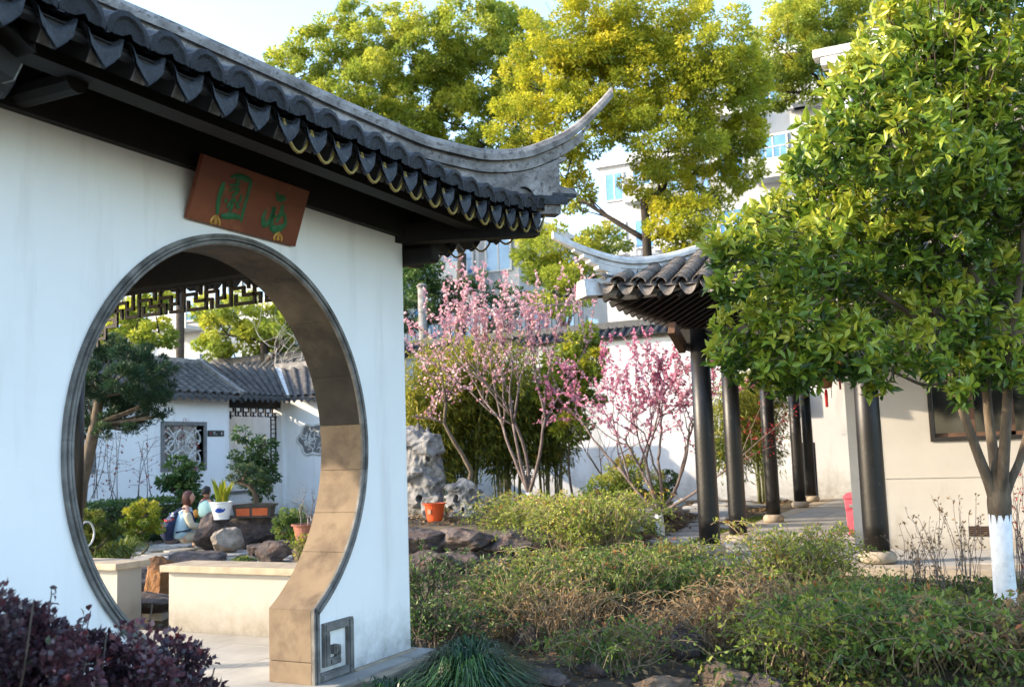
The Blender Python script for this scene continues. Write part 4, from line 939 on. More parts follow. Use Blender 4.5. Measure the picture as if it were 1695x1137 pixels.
def rock_mesh(name, size, seed, m, parent=None, loc=(0, 0, 0), sub=3, planes=14, rough=.10, pit=0, rotz=0):
    rs = np.random.default_rng(seed); bm = bmesh.new(); bmesh.ops.create_icosphere(bm, subdivisions=sub, radius=1)
    V = np.array([v.co for v in bm.verts]); F = [tuple(v.index for v in f.verts) for f in bm.faces]; bm.free()
    for _ in range(planes):
        nn = norm(rs.normal(size=3)); o = rs.uniform(.55, .86); d = V@nn; V = V-np.outer(np.clip(d-o, 0, None), nn)
    off = rs.uniform(0, 50, 3)
    disp = np.array([mnoise.fractal(tuple(v*1.6+off), 1.0, 2.0, 5) for v in V])
    d2 = np.array([mnoise.fractal(tuple(v*6.5+off), 1.0, 2.0, 4) for v in V]) if rough > .06 else 0*disp
    V = V*(1+rough*disp+.045*d2)[:, None]
    if pit:
        for i, v in enumerate(V):
            c = mnoise.voronoi(tuple(v*pit[0]*np.array([1, 1, .7])+off))[0]; V[i] = v*(1-pit[1]*max(0, 1-(c[1]-c[0])*0-c[0]*2.1)+pit[1]*.25*mnoise.noise(tuple(v*7+off)))
    V = V*np.array(size)/2/.85; ca, sa = math.cos(rotz), math.sin(rotz); V = V@np.array([[ca, sa, 0], [-sa, ca, 0], [0, 0, 1]])
    return mesh_np(name, V+np.array(loc), F, m, parent, False)
def rock(label, loc, size, seed, m='rock', group=None, rotz=0, name='rock', sub=4, planes=18, rough=.20, pit=0, cat='rock'):
    o = rock_mesh(name, size, seed, M[m], None, (0, 0, 0), sub, planes, rough, pit, rotz); o.location = loc; return tag(o, label, cat, group)
M['twig_straw'] = mat('straw_twig', [(.3, (.12, .085, .05)), (.6, (.24, .185, .11)), (.8, (.36, .30, .19))], .8, 15, 4, .1)
M['twig_dark'] = mat('dark_twig', [(.3, (.04, .03, .024)), (.7, (.10, .075, .055))], .8, 15, 4, .1)
LM = {}
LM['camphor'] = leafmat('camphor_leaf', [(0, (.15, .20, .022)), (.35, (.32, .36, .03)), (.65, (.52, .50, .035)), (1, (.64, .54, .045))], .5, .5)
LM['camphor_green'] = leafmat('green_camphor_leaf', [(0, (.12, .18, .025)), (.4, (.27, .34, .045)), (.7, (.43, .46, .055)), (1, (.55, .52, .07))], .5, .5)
LM['dark'] = leafmat('evergreen_leaf', [(0, (.015, .045, .015)), (.5, (.05, .11, .03)), (1, (.13, .20, .05))], .4, .35)
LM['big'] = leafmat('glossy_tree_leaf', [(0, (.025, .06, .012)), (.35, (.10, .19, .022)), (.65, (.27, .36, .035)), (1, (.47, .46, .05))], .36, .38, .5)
LM['purple'] = leafmat('purple_leaf', [(0, (.020, .015, .022)), (.45, (.070, .038, .052)), (.8, (.14, .045, .060)), (.92, (.22, .038, .040)), (1, (.07, .13, .09))], .36, .2, .7)
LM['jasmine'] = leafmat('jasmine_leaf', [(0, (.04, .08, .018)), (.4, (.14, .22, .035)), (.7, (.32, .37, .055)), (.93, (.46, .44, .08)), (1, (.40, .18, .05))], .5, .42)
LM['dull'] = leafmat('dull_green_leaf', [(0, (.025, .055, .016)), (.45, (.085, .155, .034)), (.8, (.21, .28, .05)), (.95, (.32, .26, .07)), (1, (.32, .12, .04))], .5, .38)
LM['straw'] = leafmat('dry_leaf', [(0, (.055, .035, .02)), (.4, (.15, .095, .045)), (.7, (.26, .17, .08)), (1, (.36, .22, .11))], .8, .25)
LM['mondo'] = leafmat('mondo_grass', [(0, (.008, .030, .014)), (.6, (.022, .070, .028)), (1, (.05, .13, .04))], .35, .2, .5)
LM['bamboo'] = leafmat('bamboo_leaf', [(0, (.04, .075, .016)), (.4, (.11, .16, .025)), (.75, (.26, .27, .035)), (1, (.44, .38, .045))], .5, .45)
LM['lime'] = leafmat('lime_leaf', [(0, (.05, .10, .01)), (.5, (.18, .24, .02)), (1, (.42, .38, .03))], .45, .4)
LM['blossom'] = leafmat('pink_blossom', [(0, (.58, .26, .32)), (.5, (.74, .45, .50)), (1, (.84, .64, .66))], .7, .45, .2)
LM['blossom_deep'] = leafmat('deep_pink_blossom', [(0, (.50, .14, .25)), (.5, (.72, .32, .46)), (1, (.84, .52, .62))], .7, .45, .2)
LM['red'] = leafmat('red_leaf', [(0, (.10, .012, .014)), (1, (.30, .04, .035))], .6, .3)
LM['pine'] = leafmat('pine_needle', [(0, (.010, .028, .016)), (.5, (.028, .070, .032)), (.85, (.07, .12, .04)), (1, (.16, .18, .06))], .5, .25)
LM['moss'] = leafmat('ground_leaf', [(0, (.03, .055, .012)), (.5, (.09, .13, .02)), (1, (.24, .23, .04))], .6, .3)
LM['grass'] = leafmat('grass_blade', [(0, (.05, .09, .015)), (.6, (.13, .18, .025)), (1, (.28, .27, .06))], .6, .35)

# ================================================================== FAR TREES
def PX(lst, D, dj=1.2, k=1.1):
    return [(at(x, y, D+rng.uniform(-dj, dj)), r*D/FPX*k) for x, y, r in lst]
t1 = PX([(490,120,48),(545,85,55),(615,60,58),(600,150,66),(690,85,62),(700,165,70),(780,45,62),(800,120,72),(855,55,48),(765,195,58),(640,215,52),(560,185,45),(860,150,46),(505,170,36),(730,250,40),(830,215,40)], 34)
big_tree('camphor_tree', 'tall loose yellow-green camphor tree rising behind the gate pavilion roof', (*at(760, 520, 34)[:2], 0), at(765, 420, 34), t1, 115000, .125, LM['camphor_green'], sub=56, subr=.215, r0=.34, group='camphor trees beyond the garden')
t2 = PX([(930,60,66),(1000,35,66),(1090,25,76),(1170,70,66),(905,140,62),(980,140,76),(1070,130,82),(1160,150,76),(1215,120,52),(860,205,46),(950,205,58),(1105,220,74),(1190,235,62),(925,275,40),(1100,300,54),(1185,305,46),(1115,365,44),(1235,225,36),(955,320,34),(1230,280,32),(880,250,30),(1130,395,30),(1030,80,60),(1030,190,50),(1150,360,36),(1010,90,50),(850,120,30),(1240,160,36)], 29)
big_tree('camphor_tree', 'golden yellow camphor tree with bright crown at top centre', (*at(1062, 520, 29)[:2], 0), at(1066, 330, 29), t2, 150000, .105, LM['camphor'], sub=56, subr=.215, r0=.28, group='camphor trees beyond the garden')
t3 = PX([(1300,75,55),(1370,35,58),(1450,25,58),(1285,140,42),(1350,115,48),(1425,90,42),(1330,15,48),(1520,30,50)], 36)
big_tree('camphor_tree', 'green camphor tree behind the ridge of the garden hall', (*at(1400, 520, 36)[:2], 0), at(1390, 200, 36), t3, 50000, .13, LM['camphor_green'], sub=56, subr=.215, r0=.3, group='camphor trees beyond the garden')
t4 = PX([(885,410,36),(930,425,48),(900,460,40),(965,450,42),(940,485,40),(985,410,30),(1010,395,26)], 31)
big_tree('evergreen_tree', 'dark evergreen tree between the two upswept roof tips', (*at(930, 560, 31)[:2], 0), at(930, 500, 31), t4, 16000, .12, LM['camphor_green'], r0=.2, group='trees beyond the garden wall')
t5 = PX([(690,470,30),(712,500,32),(682,515,30),(735,480,24),(700,445,26)], 32)
big_tree('evergreen_tree', 'small dark green tree just right of the gate pavilion corner', (*at(705, 560, 32)[:2], 0), at(705, 530, 32), t5, 9000, .12, LM['dark'], r0=.15, group='trees beyond the garden wall')
t6 = PX([(800,480,26),(820,520,28),(770,500,20),(855,500,22)], 33)
big_tree('evergreen_tree', 'thin leafy tree behind the left blossom tree', (*at(810, 560, 33)[:2], 0), at(810, 530, 33), t6, 3000, .12, LM['dark'], r0=.12, group='trees beyond the garden wall')
t7 = PX([(375,545,34),(350,510,26),(420,555,32),(395,505,26),(360,575,26),(460,570,30),(480,530,30),(440,520,22),(505,560,26)], 31)
big_tree('evergreen_tree', 'leafy green tree above the inner corridor roof seen through the gate', (*at(440, 620, 31)[:2], 0), at(437, 565, 31), t7, 15000, .13, LM['camphor_green'], r0=.25, group='trees beyond the inner court')
t8 = PX([(190,530,26),(230,520,26),(255,490,22),(265,555,22),(215,560,26),(180,560,22)], 24)
big_tree('evergreen_tree', 'yellow-green tree behind the pine at left of the gate view', (*at(210, 640, 24)[:2], 0), at(215, 590, 24), t8, 9000, .11, LM['camphor_green'], r0=.12, group='trees beyond the inner court')
# bare pale branches above the corridor
paths, tips = [], []; b = onY(455, 600, 22.5)
for k in range(5): grow(np.array([b[0]+.3*k-.4, 22.5, 3.6]), norm(np.array([.5*rng.normal(), .2, 1.2])), 1.0, .022, 0, 3, paths, tips, .8, .05, 4, (2, 3), .8, .2)
bt = thing('bare_tree', 'pale leafless branches reaching over the inner corridor roof', 'tree', (b[0], 22.5, 0)); paths.append((bez((b[0], 22.5, 0), (b[0], 22.5, 3.7), (.1, 0, 0)), np.linspace(.06, .04, 7)))
tubes('branches', paths, mat('pale_twig', [(.3, (.25, .23, .21)), (.7, (.42, .40, .37))], .8, 10), bt, 4)
pole = thing('utility_pole', 'dark pole standing behind the rear roof seen through the gate', 'pole', (*at(298, 640, 30)[:2], 0)); q0 = at(298, 640, 30); q1 = at(297, 440, 30)
MB().tube([(q0[0], q0[1], 0), (q0[0], q0[1], q1[2]+1)], .13, 8).build('shaft', M['bark_dark'], pole, smooth=True); MB().beam((q0[0]-.6, q0[1], q1[2]+.6), (q0[0]+.6, q0[1], q1[2]+.6), .1, .1).build('cross_arm', M['bark_dark'], pole)
# lamp post behind the wall
lp = thing('concrete_post', 'short grey concrete post behind the garden wall left of the blossom', 'post', (*at(700, 560, 30)[:2], 0)); q0 = at(700, 540, 30); q1 = at(699, 475, 30)
MB().tube([(q0[0], q0[1], 0), (q0[0], q0[1], q1[2])], .13, 10).build('shaft', M['ridge'], lp, smooth=True); MB().lathe((q0[0], q0[1], q1[2]), [(.15, 0), (.17, .05), (.1, .12)], 10).build('cap', M['ridge'], lp)

# ================================================================== APARTMENT BLOCKS
M['apt'] = mat('apartment_render', [(.3, (.36, .38, .40)), (.7, (.46, .475, .49))], .85, .6, 5, .05)
M['apt_tile'] = mat('apartment_tile', [(.3, (.22, .24, .27)), (.7, (.32, .345, .375))], .7, 3, 3, .1)
M['blue_glass'] = mat('blue_glass', [(.3, (.05, .16, .32)), (.7, (.14, .32, .52))], .12, .8, 3, 0, spec=.7)
M['apt_white'] = mat('apartment_trim', [(.3, (.44, .45, .46)), (.7, (.56, .57, .58))], .7, 1.5, 6, .05)
def apartment(label, x0, x1, y0, y1, h, fl, ncol, off=0, side=True, panels=()):
    t = thing('apartment_block', label, 'apartment', ((x0+x1)/2, y0, 0), 'apartment blocks behind the garden')
    MB().box((x0, y0, 0), (x1, y1, h)).build('wall', M['apt'], t); MB().box((x0-.25, y0-.25, h), (x1+.25, y1+.25, h+.5)).build('roof', M['apt_white'], t)
    for (a, b) in panels: MB().box((a, y0-.04, 0), (b, y0-.001, h-.2)).build('tile_panel', M['apt_tile'], t)
    fh = h/fl; cw = (x1-x0)/ncol
    for f in range(fl):
        z = f*fh+fh*.32
        if z+fh*.5 < 4: continue
        for c in range(ncol):
            xa = x0+cw*(c+.5)-cw*.30; xb = xa+cw*.60
            w_ = MB().box((xa-.08, y0-.09, z-.08), (xb+.08, y0-.045, z)).box((xa-.08, y0-.09, z+fh*.52), (xb+.08, y0-.045, z+fh*.52+.08)).box((xa-.08, y0-.09, z+.001), (xa, y0-.045, z+fh*.52-.001)).box((xb, y0-.09, z+.001), (xb+.08, y0-.045, z+fh*.52-.001)).box(((xa+xb)/2-.03, y0-.09, z+.001), ((xa+xb)/2+.03, y0-.045, z+fh*.52-.001)).build('window', M['apt_white'], t)
            MB().box((xa, y0-.07, z), (xb, y0-.05, z+fh*.52)).build('pane', M['blue_glass'], w_)
            if (c+f+off) % 2 == 0:
                bal = MB().box((xa-.3, y0-1.1, z-.5), (xb+.3, y0-.095, z-.36)).box((xa-.3, y0-1.1, z-.359), (xb+.3, y0-1.02, z+.35)).build('balcony', M['apt_white'], t)
                mb = MB()
                for q in range(5): mb.box((xa-.2+q*(xb-xa+.4)/5, y0-1.08, z+.351), (xa-.17+q*(xb-xa+.4)/5, y0-1.05, z+.8))
                mb.box((xa-.3, y0-1.1, z+.801), (xb+.3, y0-1.03, z+.85)); mb.build('railing', M['apt_white'], bal)
            elif (c+f) % 3 == 0:
                ac = MB().box((xb+.15, y0-.45, z-.5), (xb+.95, y0-.096, z+.1)).build('air_conditioner', M['apt_white'], t)
        if side:
            for c in range(3):
                ya = y0+1.2+c*(y1-y0-1)/3; w_ = MB().box((x1+.045, ya-.07, z-.07), (x1+.09, ya+1.3, z+fh*.52+.07)).build('window', M['apt_white'], t); MB().box((x1+.0905, ya, z), (x1+.095, ya+1.23, z+fh*.52)).build('pane', M['blue_glass'], w_)
apartment('pale apartment block with blue window glimpsed below the pavilion eave', -26, -17.2, 36, 46, 10.6, 4, 5, 0, True, [(-19.0, -18.0)])
apartment('white apartment block with blue glazed balconies between camphor and garden hall', -11.2, -1.5, 44, 54, 18.5, 6, 5, 1)
apartment('grey blue apartment block far behind the second roof tip', -19.5, -14.6, 52, 60, 17.2, 6, 3, 0)
apartment('white apartment block with balconies seen through the moon gate', -38, -24.6, 31, 38, 12.5, 4, 6, 1)
# ================================================================== BAMBOO BEHIND THE BLOSSOM
def bamboo(c, h, rad, nculm, label, nl=3000, tintk=0.0):
    c = np.array([c[0], c[1], gz1(c[0], c[1])-.05]); t = thing('bamboo_clump', label, 'bamboo', c, 'bamboo clumps along the garden wall'); paths = []; P = []; D = []; T = []
    for i in range(nculm):
        a = rng.uniform(0, 6.28); b0 = c+np.array([math.cos(a), math.sin(a), 0])*rad*.45*rng.random(); hh = h*rng.uniform(.7, 1.05); lean = np.array([math.cos(a), math.sin(a), 0])*rad*rng.uniform(.3, 1.0)
        s = np.linspace(0, 1, 9)[:, None]; p = b0+np.array([0, 0, 1])*hh*(s-.10*s**3)+lean*s**2.2; paths.append((p, np.linspace(.018, .005, 9)))
        n = int(nl/nculm); u = rng.uniform(.28, 1, n)**.8; idx = u*8; i0 = np.minimum(idx.astype(int), 7); f = (idx-i0)[:, None]; q = p[i0]*(1-f)+p[i0+1]*f
        k = 7; tw = norm(rng.normal(size=(n//k+1, 3))*[1, 1, .5]); off = np.repeat(tw, k, 0)[:n]*rng.uniform(.08, .42, n)[:, None]
        q = np.repeat(q[::k], k, 0)[:n]+off+rng.normal(size=(n, 3))*.05; P.append(q); D.append(norm(off*1.5+rng.normal(size=(n, 3))*.35-np.array([0, 0, .45]))); T.append(tintk+.15+.55*(q[:, 2]-c[2])/h+.22*rng.normal(size=n))
    tubes('culms', paths, M['culm'], t, 5); leaves('foliage', np.concatenate(P), np.concatenate(D), .15, .17, LM['bamboo'], t, LEAF5, np.concatenate(T), upk=.6)
M['culm'] = mat('bamboo_culm', [(.3, (.06, .07, .02)), (.7, (.15, .15, .05))], .5, 6, 4, .1)
for k, (px, D, h, rad, nc, nl, tk, lab) in enumerate((
        (700, 18.4, 3.7, .9, 18, 9000, .30, 'bamboo clump right behind the tall limestone rock'), (765, 18.8, 3.9, .9, 20, 10500, .15, 'dense dark bamboo clump left of the left blossom trunk'),
        (835, 19.2, 3.9, .9, 20, 10500, .05, 'dense bamboo clump directly behind the left blossom tree'), (905, 19.6, 3.7, .8, 18, 9000, .10, 'bamboo clump between the two blossom trees'),
        (1215, 21.5, 3.3, .45, 10, 4200, .15, 'slim bamboo clump between the two front gallery columns'), (1262, 23.0, 3.6, .55, 12, 6500, .10, 'slim bamboo clump beside the third gallery column'))):
    p = at(px, 790, D); bamboo(p, h, rad, nc, lab, nl, tk)
# bright leafy bush between the blossoms
c = at(945, 640, 18.5)
big_tree('leafy_bush', 'bright lime green bush between the two blossom trees', (c[0], c[1], gz1(c[0], c[1])), c-np.array([0, 0, .6]), [(at(x, y, 18.5+rng.uniform(-.4, .4)), r*18.5/FPX) for x, y, r in ((930,600,38),(965,640,34),(930,670,36),(960,560,28),(990,600,24),(945,710,26),(905,640,26))], 6500, .085, LM['lime'], 'twig_dark', .03, cat='bush', lw=.6)

# ================================================================== BLOSSOM TREES
def blossom_tree(label, base, stems, L, maxd, flm, nfl, fsize, white_h, spread=.42, upk=.18, short=.74, minz=0, r=.05, seed=1, keep=None, wb='twig_pink'):
    global rng
    rng = np.random.default_rng(seed); random.seed(seed)
    base = np.array(base, float); t = thing('blossom_tree', label, 'tree', base, 'pink blossom trees'); paths, tips = [], []
    fork = base+np.array([0, 0, white_h*.75])
    for d in stems:
        d = norm(np.array(d, float)); grow(fork, d, L*random.uniform(.9, 1.1), r*.62, 0, maxd, paths, tips, spread, upk, 6, (2, 3), short, .11)
    tubes('branches', paths, M[wb], t, 5)
    wp = [(bez(base-np.array([0, 0, .1]), fork+np.array([0, 0, .02]), (.02, 0, 0), 6), np.linspace(r*1.5, r*1.15, 6))]
    tubes('whitewashed_trunk', wp, M['whitewash'], t, 10)
    seg = [p for dpt, p in tips if dpt >= 1]; P = []; W = []
    for dpt, p in tips:
        if dpt < 1: continue
        w_ = (p[1:, 2]-base[2]-minz).clip(0)*(.5 if dpt == 1 else 1); n = rng.poisson(np.clip(w_, 0, 2.5)*nfl)
        for i in range(len(p)-1):
            if n[i]: u = rng.random((n[i], 1)); P.append(p[i]*(1-u)+p[i+1]*u+rng.normal(size=(n[i], 3))*.016)
    P = np.concatenate(P); rng.shuffle(P)
    leaves('blossoms', P, rng.normal(size=P.shape), fsize, 1.0, flm, t, FLOWER, .5+.3*rng.normal(size=len(P))); print('blossoms', len(P))
    return t
rv = _r0; fv = np.array([-math.sin(YAW), math.cos(YAW), 0])
def dirs(*a): return [rv*x+fv*y+np.array([0, 0, 1.])*z for x, y, z in a]
b1 = G(877, 850, .36); b1[2] = gz1(b1[0], b1[1])
blossom_tree('pale pink blossom tree with whitewashed base in front of the bamboo', b1, dirs((-.55, .1, 1), (-.2, -.1, 1), (.14, .12, 1), (.40, -.1, 1)), 1.22, 4, LM['blossom'], .78, .046, .36, .38, .20, .80, .65, .055, 11)
b2 = G(1092, 886, .02); b2[2] = gz1(b2[0], b2[1])
blossom_tree('deep pink blossom tree with smooth pale trunk left of the gallery columns', b2, dirs((-.75, .1, 1), (-.35, -.15, 1), (-.1, .1, 1), (.15, -.05, 1), (.55, 0, .9)), .90, 4, LM['blossom_deep'], 2.3, .042, .42, .46, .12, .80, 1.2, .055, 23)
# long low branch with red leaves reaching right across the columns
rb = thing('red_leaf_branch', 'long bare branch with small dark red leaves crossing the gallery columns', 'branch', b2+np.array([.05, 0, .25])); p0 = b2+np.array([.04, .0, .35]); p1 = at(1245, 740, 14.2); pth = bez(p0, p1, (0, 0, -.12), 9); paths = [(pth, np.linspace(.028, .008, 9))]; P = []
for k, q in enumerate((at(1300, 700, 14.2), at(1270, 650, 14.1), at(1290, 735, 14.2), at(1240, 690, 14.0), at(1320, 680, 14.3))):
    pp = bez(pth[8-(k % 3)], q, (0, 0, .05), 6); paths.append((pp, np.linspace(.007, .003, 6))); P += [pp[i]+rng.normal(size=3)*.05 for i in rng.integers(2, 6, 34)]
tubes('branch', paths, M['twig_pink'], rb, 5); leaves('leaves', P, rng.normal(size=(len(P), 3)), .055, .6, LM['red'], rb, LEAF5)
# thin dark shrub stems against the white wall
dk = thing('bare_shrub', 'dark leafless shrub against the white wall between the blossoms', 'shrub', (*at(1010, 830, 17.5)[:2], 0.0)); paths, tips = [], []
for k in range(4): grow(np.array([*at(990+20*k, 830, 17.5)[:2], .05]), norm(np.array([.3*rng.normal(), .1, 1.3])), .75, .020, 0, 3, paths, tips, .45, .2, 5, (2, 2), .78, .1)
tubes('stems', paths, M['twig_dark'], dk, 5)
# trained small tree behind the limestone rock
tb = thing('crooked_tree', 'crooked thin tree leaning beside the tall limestone rock', 'tree', (*at(772, 820, 15.0)[:2], .4)); pts = [at(x, y, 15.0) for x, y in ((772, 835), (776, 805), (780, 780), (764, 750), (748, 725), (735, 700), (738, 665))]
paths = [(np.array(pts), np.linspace(.045, .022, 7))]; tip = []
for a, q in ((5, at(680, 690, 15.0)), (6, at(705, 610, 15.1)), (6, at(760, 625, 15.2)), (6, at(725, 590, 15.0))):
    pp = bez(pts[a], q, (0, 0, .05), 7); paths.append((pp, np.linspace(.018, .007, 7)))
    for k in range(5): grow(pp[2+k % 5], norm(rng.normal(size=3)+np.array([0, 0, .6])), .34, .006, 1, 2, paths, tip, .6, .1, 4, (2, 3), .8, .15)
tubes('branches', paths, M['bark'], tb, 6); P = np.concatenate([p[1:] for d, p in tip]); tag(leaves('buds', np.repeat(P, 1, 0)+rng.normal(size=(len(P), 3))*.02, rng.normal(size=(len(P), 3)), .04, .9, LM['blossom'], tb, FLOWER), kind='stuff')
# round clipped conifer bush
c0 = G(1035, 870, .0)
big_tree('round_bush', 'round clipped green bush at the foot of the right blossom tree', c0, c0+np.array([0, 0, .35]), [(at(x, y, 16.6+rng.uniform(-.25, .25)), r*16.6/FPX) for x, y, r in ((1000,810,32),(1035,790,34),(1070,805,30),(1015,840,28),(1055,840,30),(985,830,20),(1090,825,20),(1035,825,30))], 9500, .06, LM['jasmine'], 'bark', .04, cat='bush', lw=.4, sub=20, subr=.3)
c0 = G(1100, 846, .0)
big_tree('round_bush', 'small dark green bush just behind the right blossom trunk', c0, c0+np.array([0, 0, .2]), [(at(x, y, 18.2), r*18.2/FPX) for x, y, r in ((1100,815,18),(1110,790,14),(1092,835,14))], 2200, .05, LM['dark'], 'bark', .025, cat='bush', lw=.4)

# ================================================================== LIMESTONE, POT, TERRACE ROCKS
def scholar(label, loc, size, seed, holes, rotz=0, lumps=7):
    rs = np.random.default_rng(seed); mb = MB(); w_, d_, h_ = size
    o = thing('limestone_rock', label, 'rock', loc); V = None
    main = rock_mesh('body', (w_*.8, d_*.8, h_), seed, M['rock_grey'], o, np.array(loc)+(0, 0, h_*.46), 4, 10, .28, (3.4, .24))
    parts = [main]
    for k in range(lumps):
        z = h_*(.12+.8*k/lumps); a = rs.uniform(0, 6.28); r_ = .26*w_
        parts.append(rock_mesh('lump', (w_*rs.uniform(.45, .7), d_*rs.uniform(.45, .7), h_*rs.uniform(.22, .36)), seed*10+k, M['rock_grey'], o, np.array(loc)+(r_*math.cos(a), r_*math.sin(a)*.8, z), 3, 8, .26, (3.8, .28)))
    bm = bmesh.new()
    for p in parts:
        bm.from_mesh(p.data)
    bpy.data.objects.remove(parts[0]); [bpy.data.objects.remove(p) for p in parts[1:]]
    me = bpy.data.meshes.new('body'); bm.to_mesh(me); bm.free(); b = link('body', me, M['rock_grey'], o)
    rm = b.modifiers.new('join', 'REMESH'); rm.mode = 'VOXEL'; rm.voxel_size = min(w_, h_)/46
    for (x, z, r_) in holes:
        me2 = bpy.data.meshes.new('hole'); bb = bmesh.new(); bmesh.ops.create_icosphere(bb, subdivisions=2, radius=1)
        for v in bb.verts: v.co = Vector((x+v.co.x*r_, v.co.y*d_*1.2-d_*.1, z+v.co.z*r_*1.3))
        bb.to_mesh(me2); bb.free(); ho = bpy.data.objects.new('hole_cutter', me2); col.objects.link(ho); ho.parent = o
        bo = b.modifiers.new('cut', 'BOOLEAN'); bo.object = ho; bo.operation = 'DIFFERENCE'
        CUT.append((b, ho))
    return o
CUT = []
zt = .40
q = G(703, 856, zt); s1 = scholar('tall weathered limestone rock standing by the gate pavilion wall', q, (.78, .6, 1.50), 31, [(-.22, .62, .07), (.05, .30, .05), (-.14, 1.12, .045), (.2, .9, .04)])
q = G(775, 858, zt); s2 = scholar('low limestone rock full of holes behind the orange pot', q, (.68, .5, .58), 47, [(-.10, .30, .05), (.14, .38, .05), (.2, .16, .05), (-.2, .14, .05), (.02, .14, .04)], 0, 6)
q = G(665, 850, zt); s3 = scholar('limestone rock half hidden behind the pavilion wall edge', q, (.6, .5, .62), 53, [(.12, .3, .06)], 0, 5)
bpy.context.view_layer.update(); dg_ = bpy.context.evaluated_depsgraph_get()
for b in {b for b, h in CUT}:
    me = bpy.data.meshes.new_from_object(b.evaluated_get(dg_)); me.name = 'body'
    b.modifiers.clear(); b.data = me
    if not me.materials: me.materials.append(M['rock_grey'])
for b, h in CUT: bpy.data.objects.remove(h)
def pot(name, label, loc, r, h, m, rim=.02, k=24, profile=None, soil=True):
    t = thing(name, label, 'pot', loc); c = tuple(loc)
    pr_ = profile or [(r*.66, 0), (r*.72, .02), (r*.90, h*.7), (r*.98, h*.93), (r*1.10, h*.935), (r*1.12, h), (r*.98, h), (r*.95, h*.90), (.01, h*.88)]
    MB().lathe(c, pr_, k).build('body', m, t, smooth=False)
    if soil: MB().lathe((c[0], c[1], c[2]+h*.885), [(r*.94, 0), (r*.5, .012), (.005, .018)], 16).build('soil', M['soil'], t)
    return t
M['orange_pot'] = mat('orange_plastic', [(.3, (.46, .055, .015)), (.7, (.58, .085, .02))], .4, 5, 4, .05, layer=(8, .64, .7, (.35, .12, .07)))
q = G(720, 862, .47); op = pot('flower_pot', 'orange plastic flower pot on the edge of the rock terrace', q, .145, .24, M['orange_pot'])
MB().box((q[0]-.03, q[1]-.138, q[2]+.10), (q[0]+.02, q[1]-.125, q[2]+.16)).build('print', plain('pot_print', (.30, .16, .10), .6), op)
paths = [(bez(q+np.array([rng.normal()*.05, rng.normal()*.05, .2]), q+np.array([rng.normal()*.1, rng.normal()*.1, .32]), (0, 0, 0), 4), np.linspace(.003, .001, 4)) for _ in range(9)]; tubes('dry_stalks', paths, M['twig_straw'], op, 3)
# terrace rocks below the pot and across the bank
RL = [((690, 880), .44, (1.0, .8, .34), 'rock', 'broad flat brown rock under the orange pot'), ((765, 880), .42, (.85, .7, .32), 'rock', 'flat brown slab right of the orange pot'), ((835, 888), .36, (.7, .5, .3), 'rock', 'brown rock at the right end of the terrace edge'),
      ((700, 925), .18, (.8, .6, .36), 'rock', 'dark brown rock low on the terrace next to the wall'), ((760, 920), .18, (.7, .55, .4), 'rock', 'grey-brown rock in the middle of the terrace face'), ((820, 930), .15, (.6, .5, .36), 'rock', 'brown rock in the lower terrace face by the bushes'),
      ((705, 975), .0, (.9, .6, .4), 'rock', 'long dark rock at the terrace foot beside the white wall'), ((790, 975), .0, (.7, .5, .35), 'rock', 'rusty grey rock at the terrace foot')]
for k, ((x, y), z, s, m_, lab) in enumerate(RL):
    q = G(x, y, z); rock(lab, q-np.array([0, 0, s[2]*.30]), s, 100+k, m_, 'terrace rocks', rng.uniform(-.5, .5))
RB = [((905, 1125), (.55, .4, .22), 'rock', 'flat grey rock at the bottom edge beside the dark grass tuft'), ((985, 1110), (.35, .3, .26), 'rock', 'dark rock below the centre bushes'), ((1030, 1060), (.30, .25, .32), 'rock_tan', 'small rusty upright rock under the centre bushes'), ((1120, 1075), (.62, .5, .46), 'rock', 'large brown rock under the middle bushes'),
      ((1095, 1130), (.5, .4, .22), 'rock_tan', 'low reddish rock at the bottom edge under the large brown rock'), ((1205, 1118), (.55, .42, .28), 'rock_tan', 'tan stone block at the bottom right of centre'), ((1260, 1125), (.4, .3, .24), 'rock', 'grey stone beside the tan block at the bottom'), ((1215, 1010), (.3, .25, .3), 'rock', 'dark rock showing between the two bush masses'),
      ((1300, 1090), (.3, .26, .24), 'rock', 'small dark rock under the straw coloured shrub'), ((870, 1060), (.4, .3, .35), 'rock', 'grey rock half hidden right of the dark grass tuft'), ((850, 1000), (.5, .4, .4), 'rock', 'dark rock hidden in the shrubs below the terrace')]
for k, ((x, y), s, m_, lab) in enumerate(RB):
    s = tuple(a*.68 for a in s); q = G(x, y, -.12); rock(lab, (q[0], q[1], gz1(q[0], q[1])+s[2]*.22), s, 200+k, m_, 'rocks in the planted bank', rng.uniform(-.8, .8))

# ================================================================== PATH AND GRASS STRIP
pth_ = thing('garden_path', 'x', 'x', (-5.2, 17, 0)); del pth_['label']; del pth_['category']; pth_['kind'] = 'structure'
rs = np.random.default_rng(5)
for i in range(26):
    t = i/25; c = np.array([-4.75-.05*math.sin(t*9)-1.3*t, 14.0+9.6*t]); 
    for w_ in (-1, 1):
        cc = c+np.array([w_*.36+rs.normal()*.03, rs.normal()*.04]); n = 7; a = np.linspace(0, 2*math.pi, n, endpoint=False)+rs.uniform(0, 1); rr = np.array([.37, .185])
        pts = [(cc[0]+rr[0]*math.cos(q)*rs.uniform(.88, 1.08), cc[1]+rr[1]*math.sin(q)*rs.uniform(.9, 1.08)) for q in a]; z0 = max(gz1(*cc), -.04)+.015+rs.uniform(0, .02)
        MB().sweep([[(x, y, z0-.08) for x, y in pts], [(x, y, z0+.02) for x, y in pts], [(cc[0]+(x-cc[0])*.93, cc[1]+(y-cc[1])*.93, z0+.032) for x, y in pts]]).build('path_stone', M['path'], pth_)
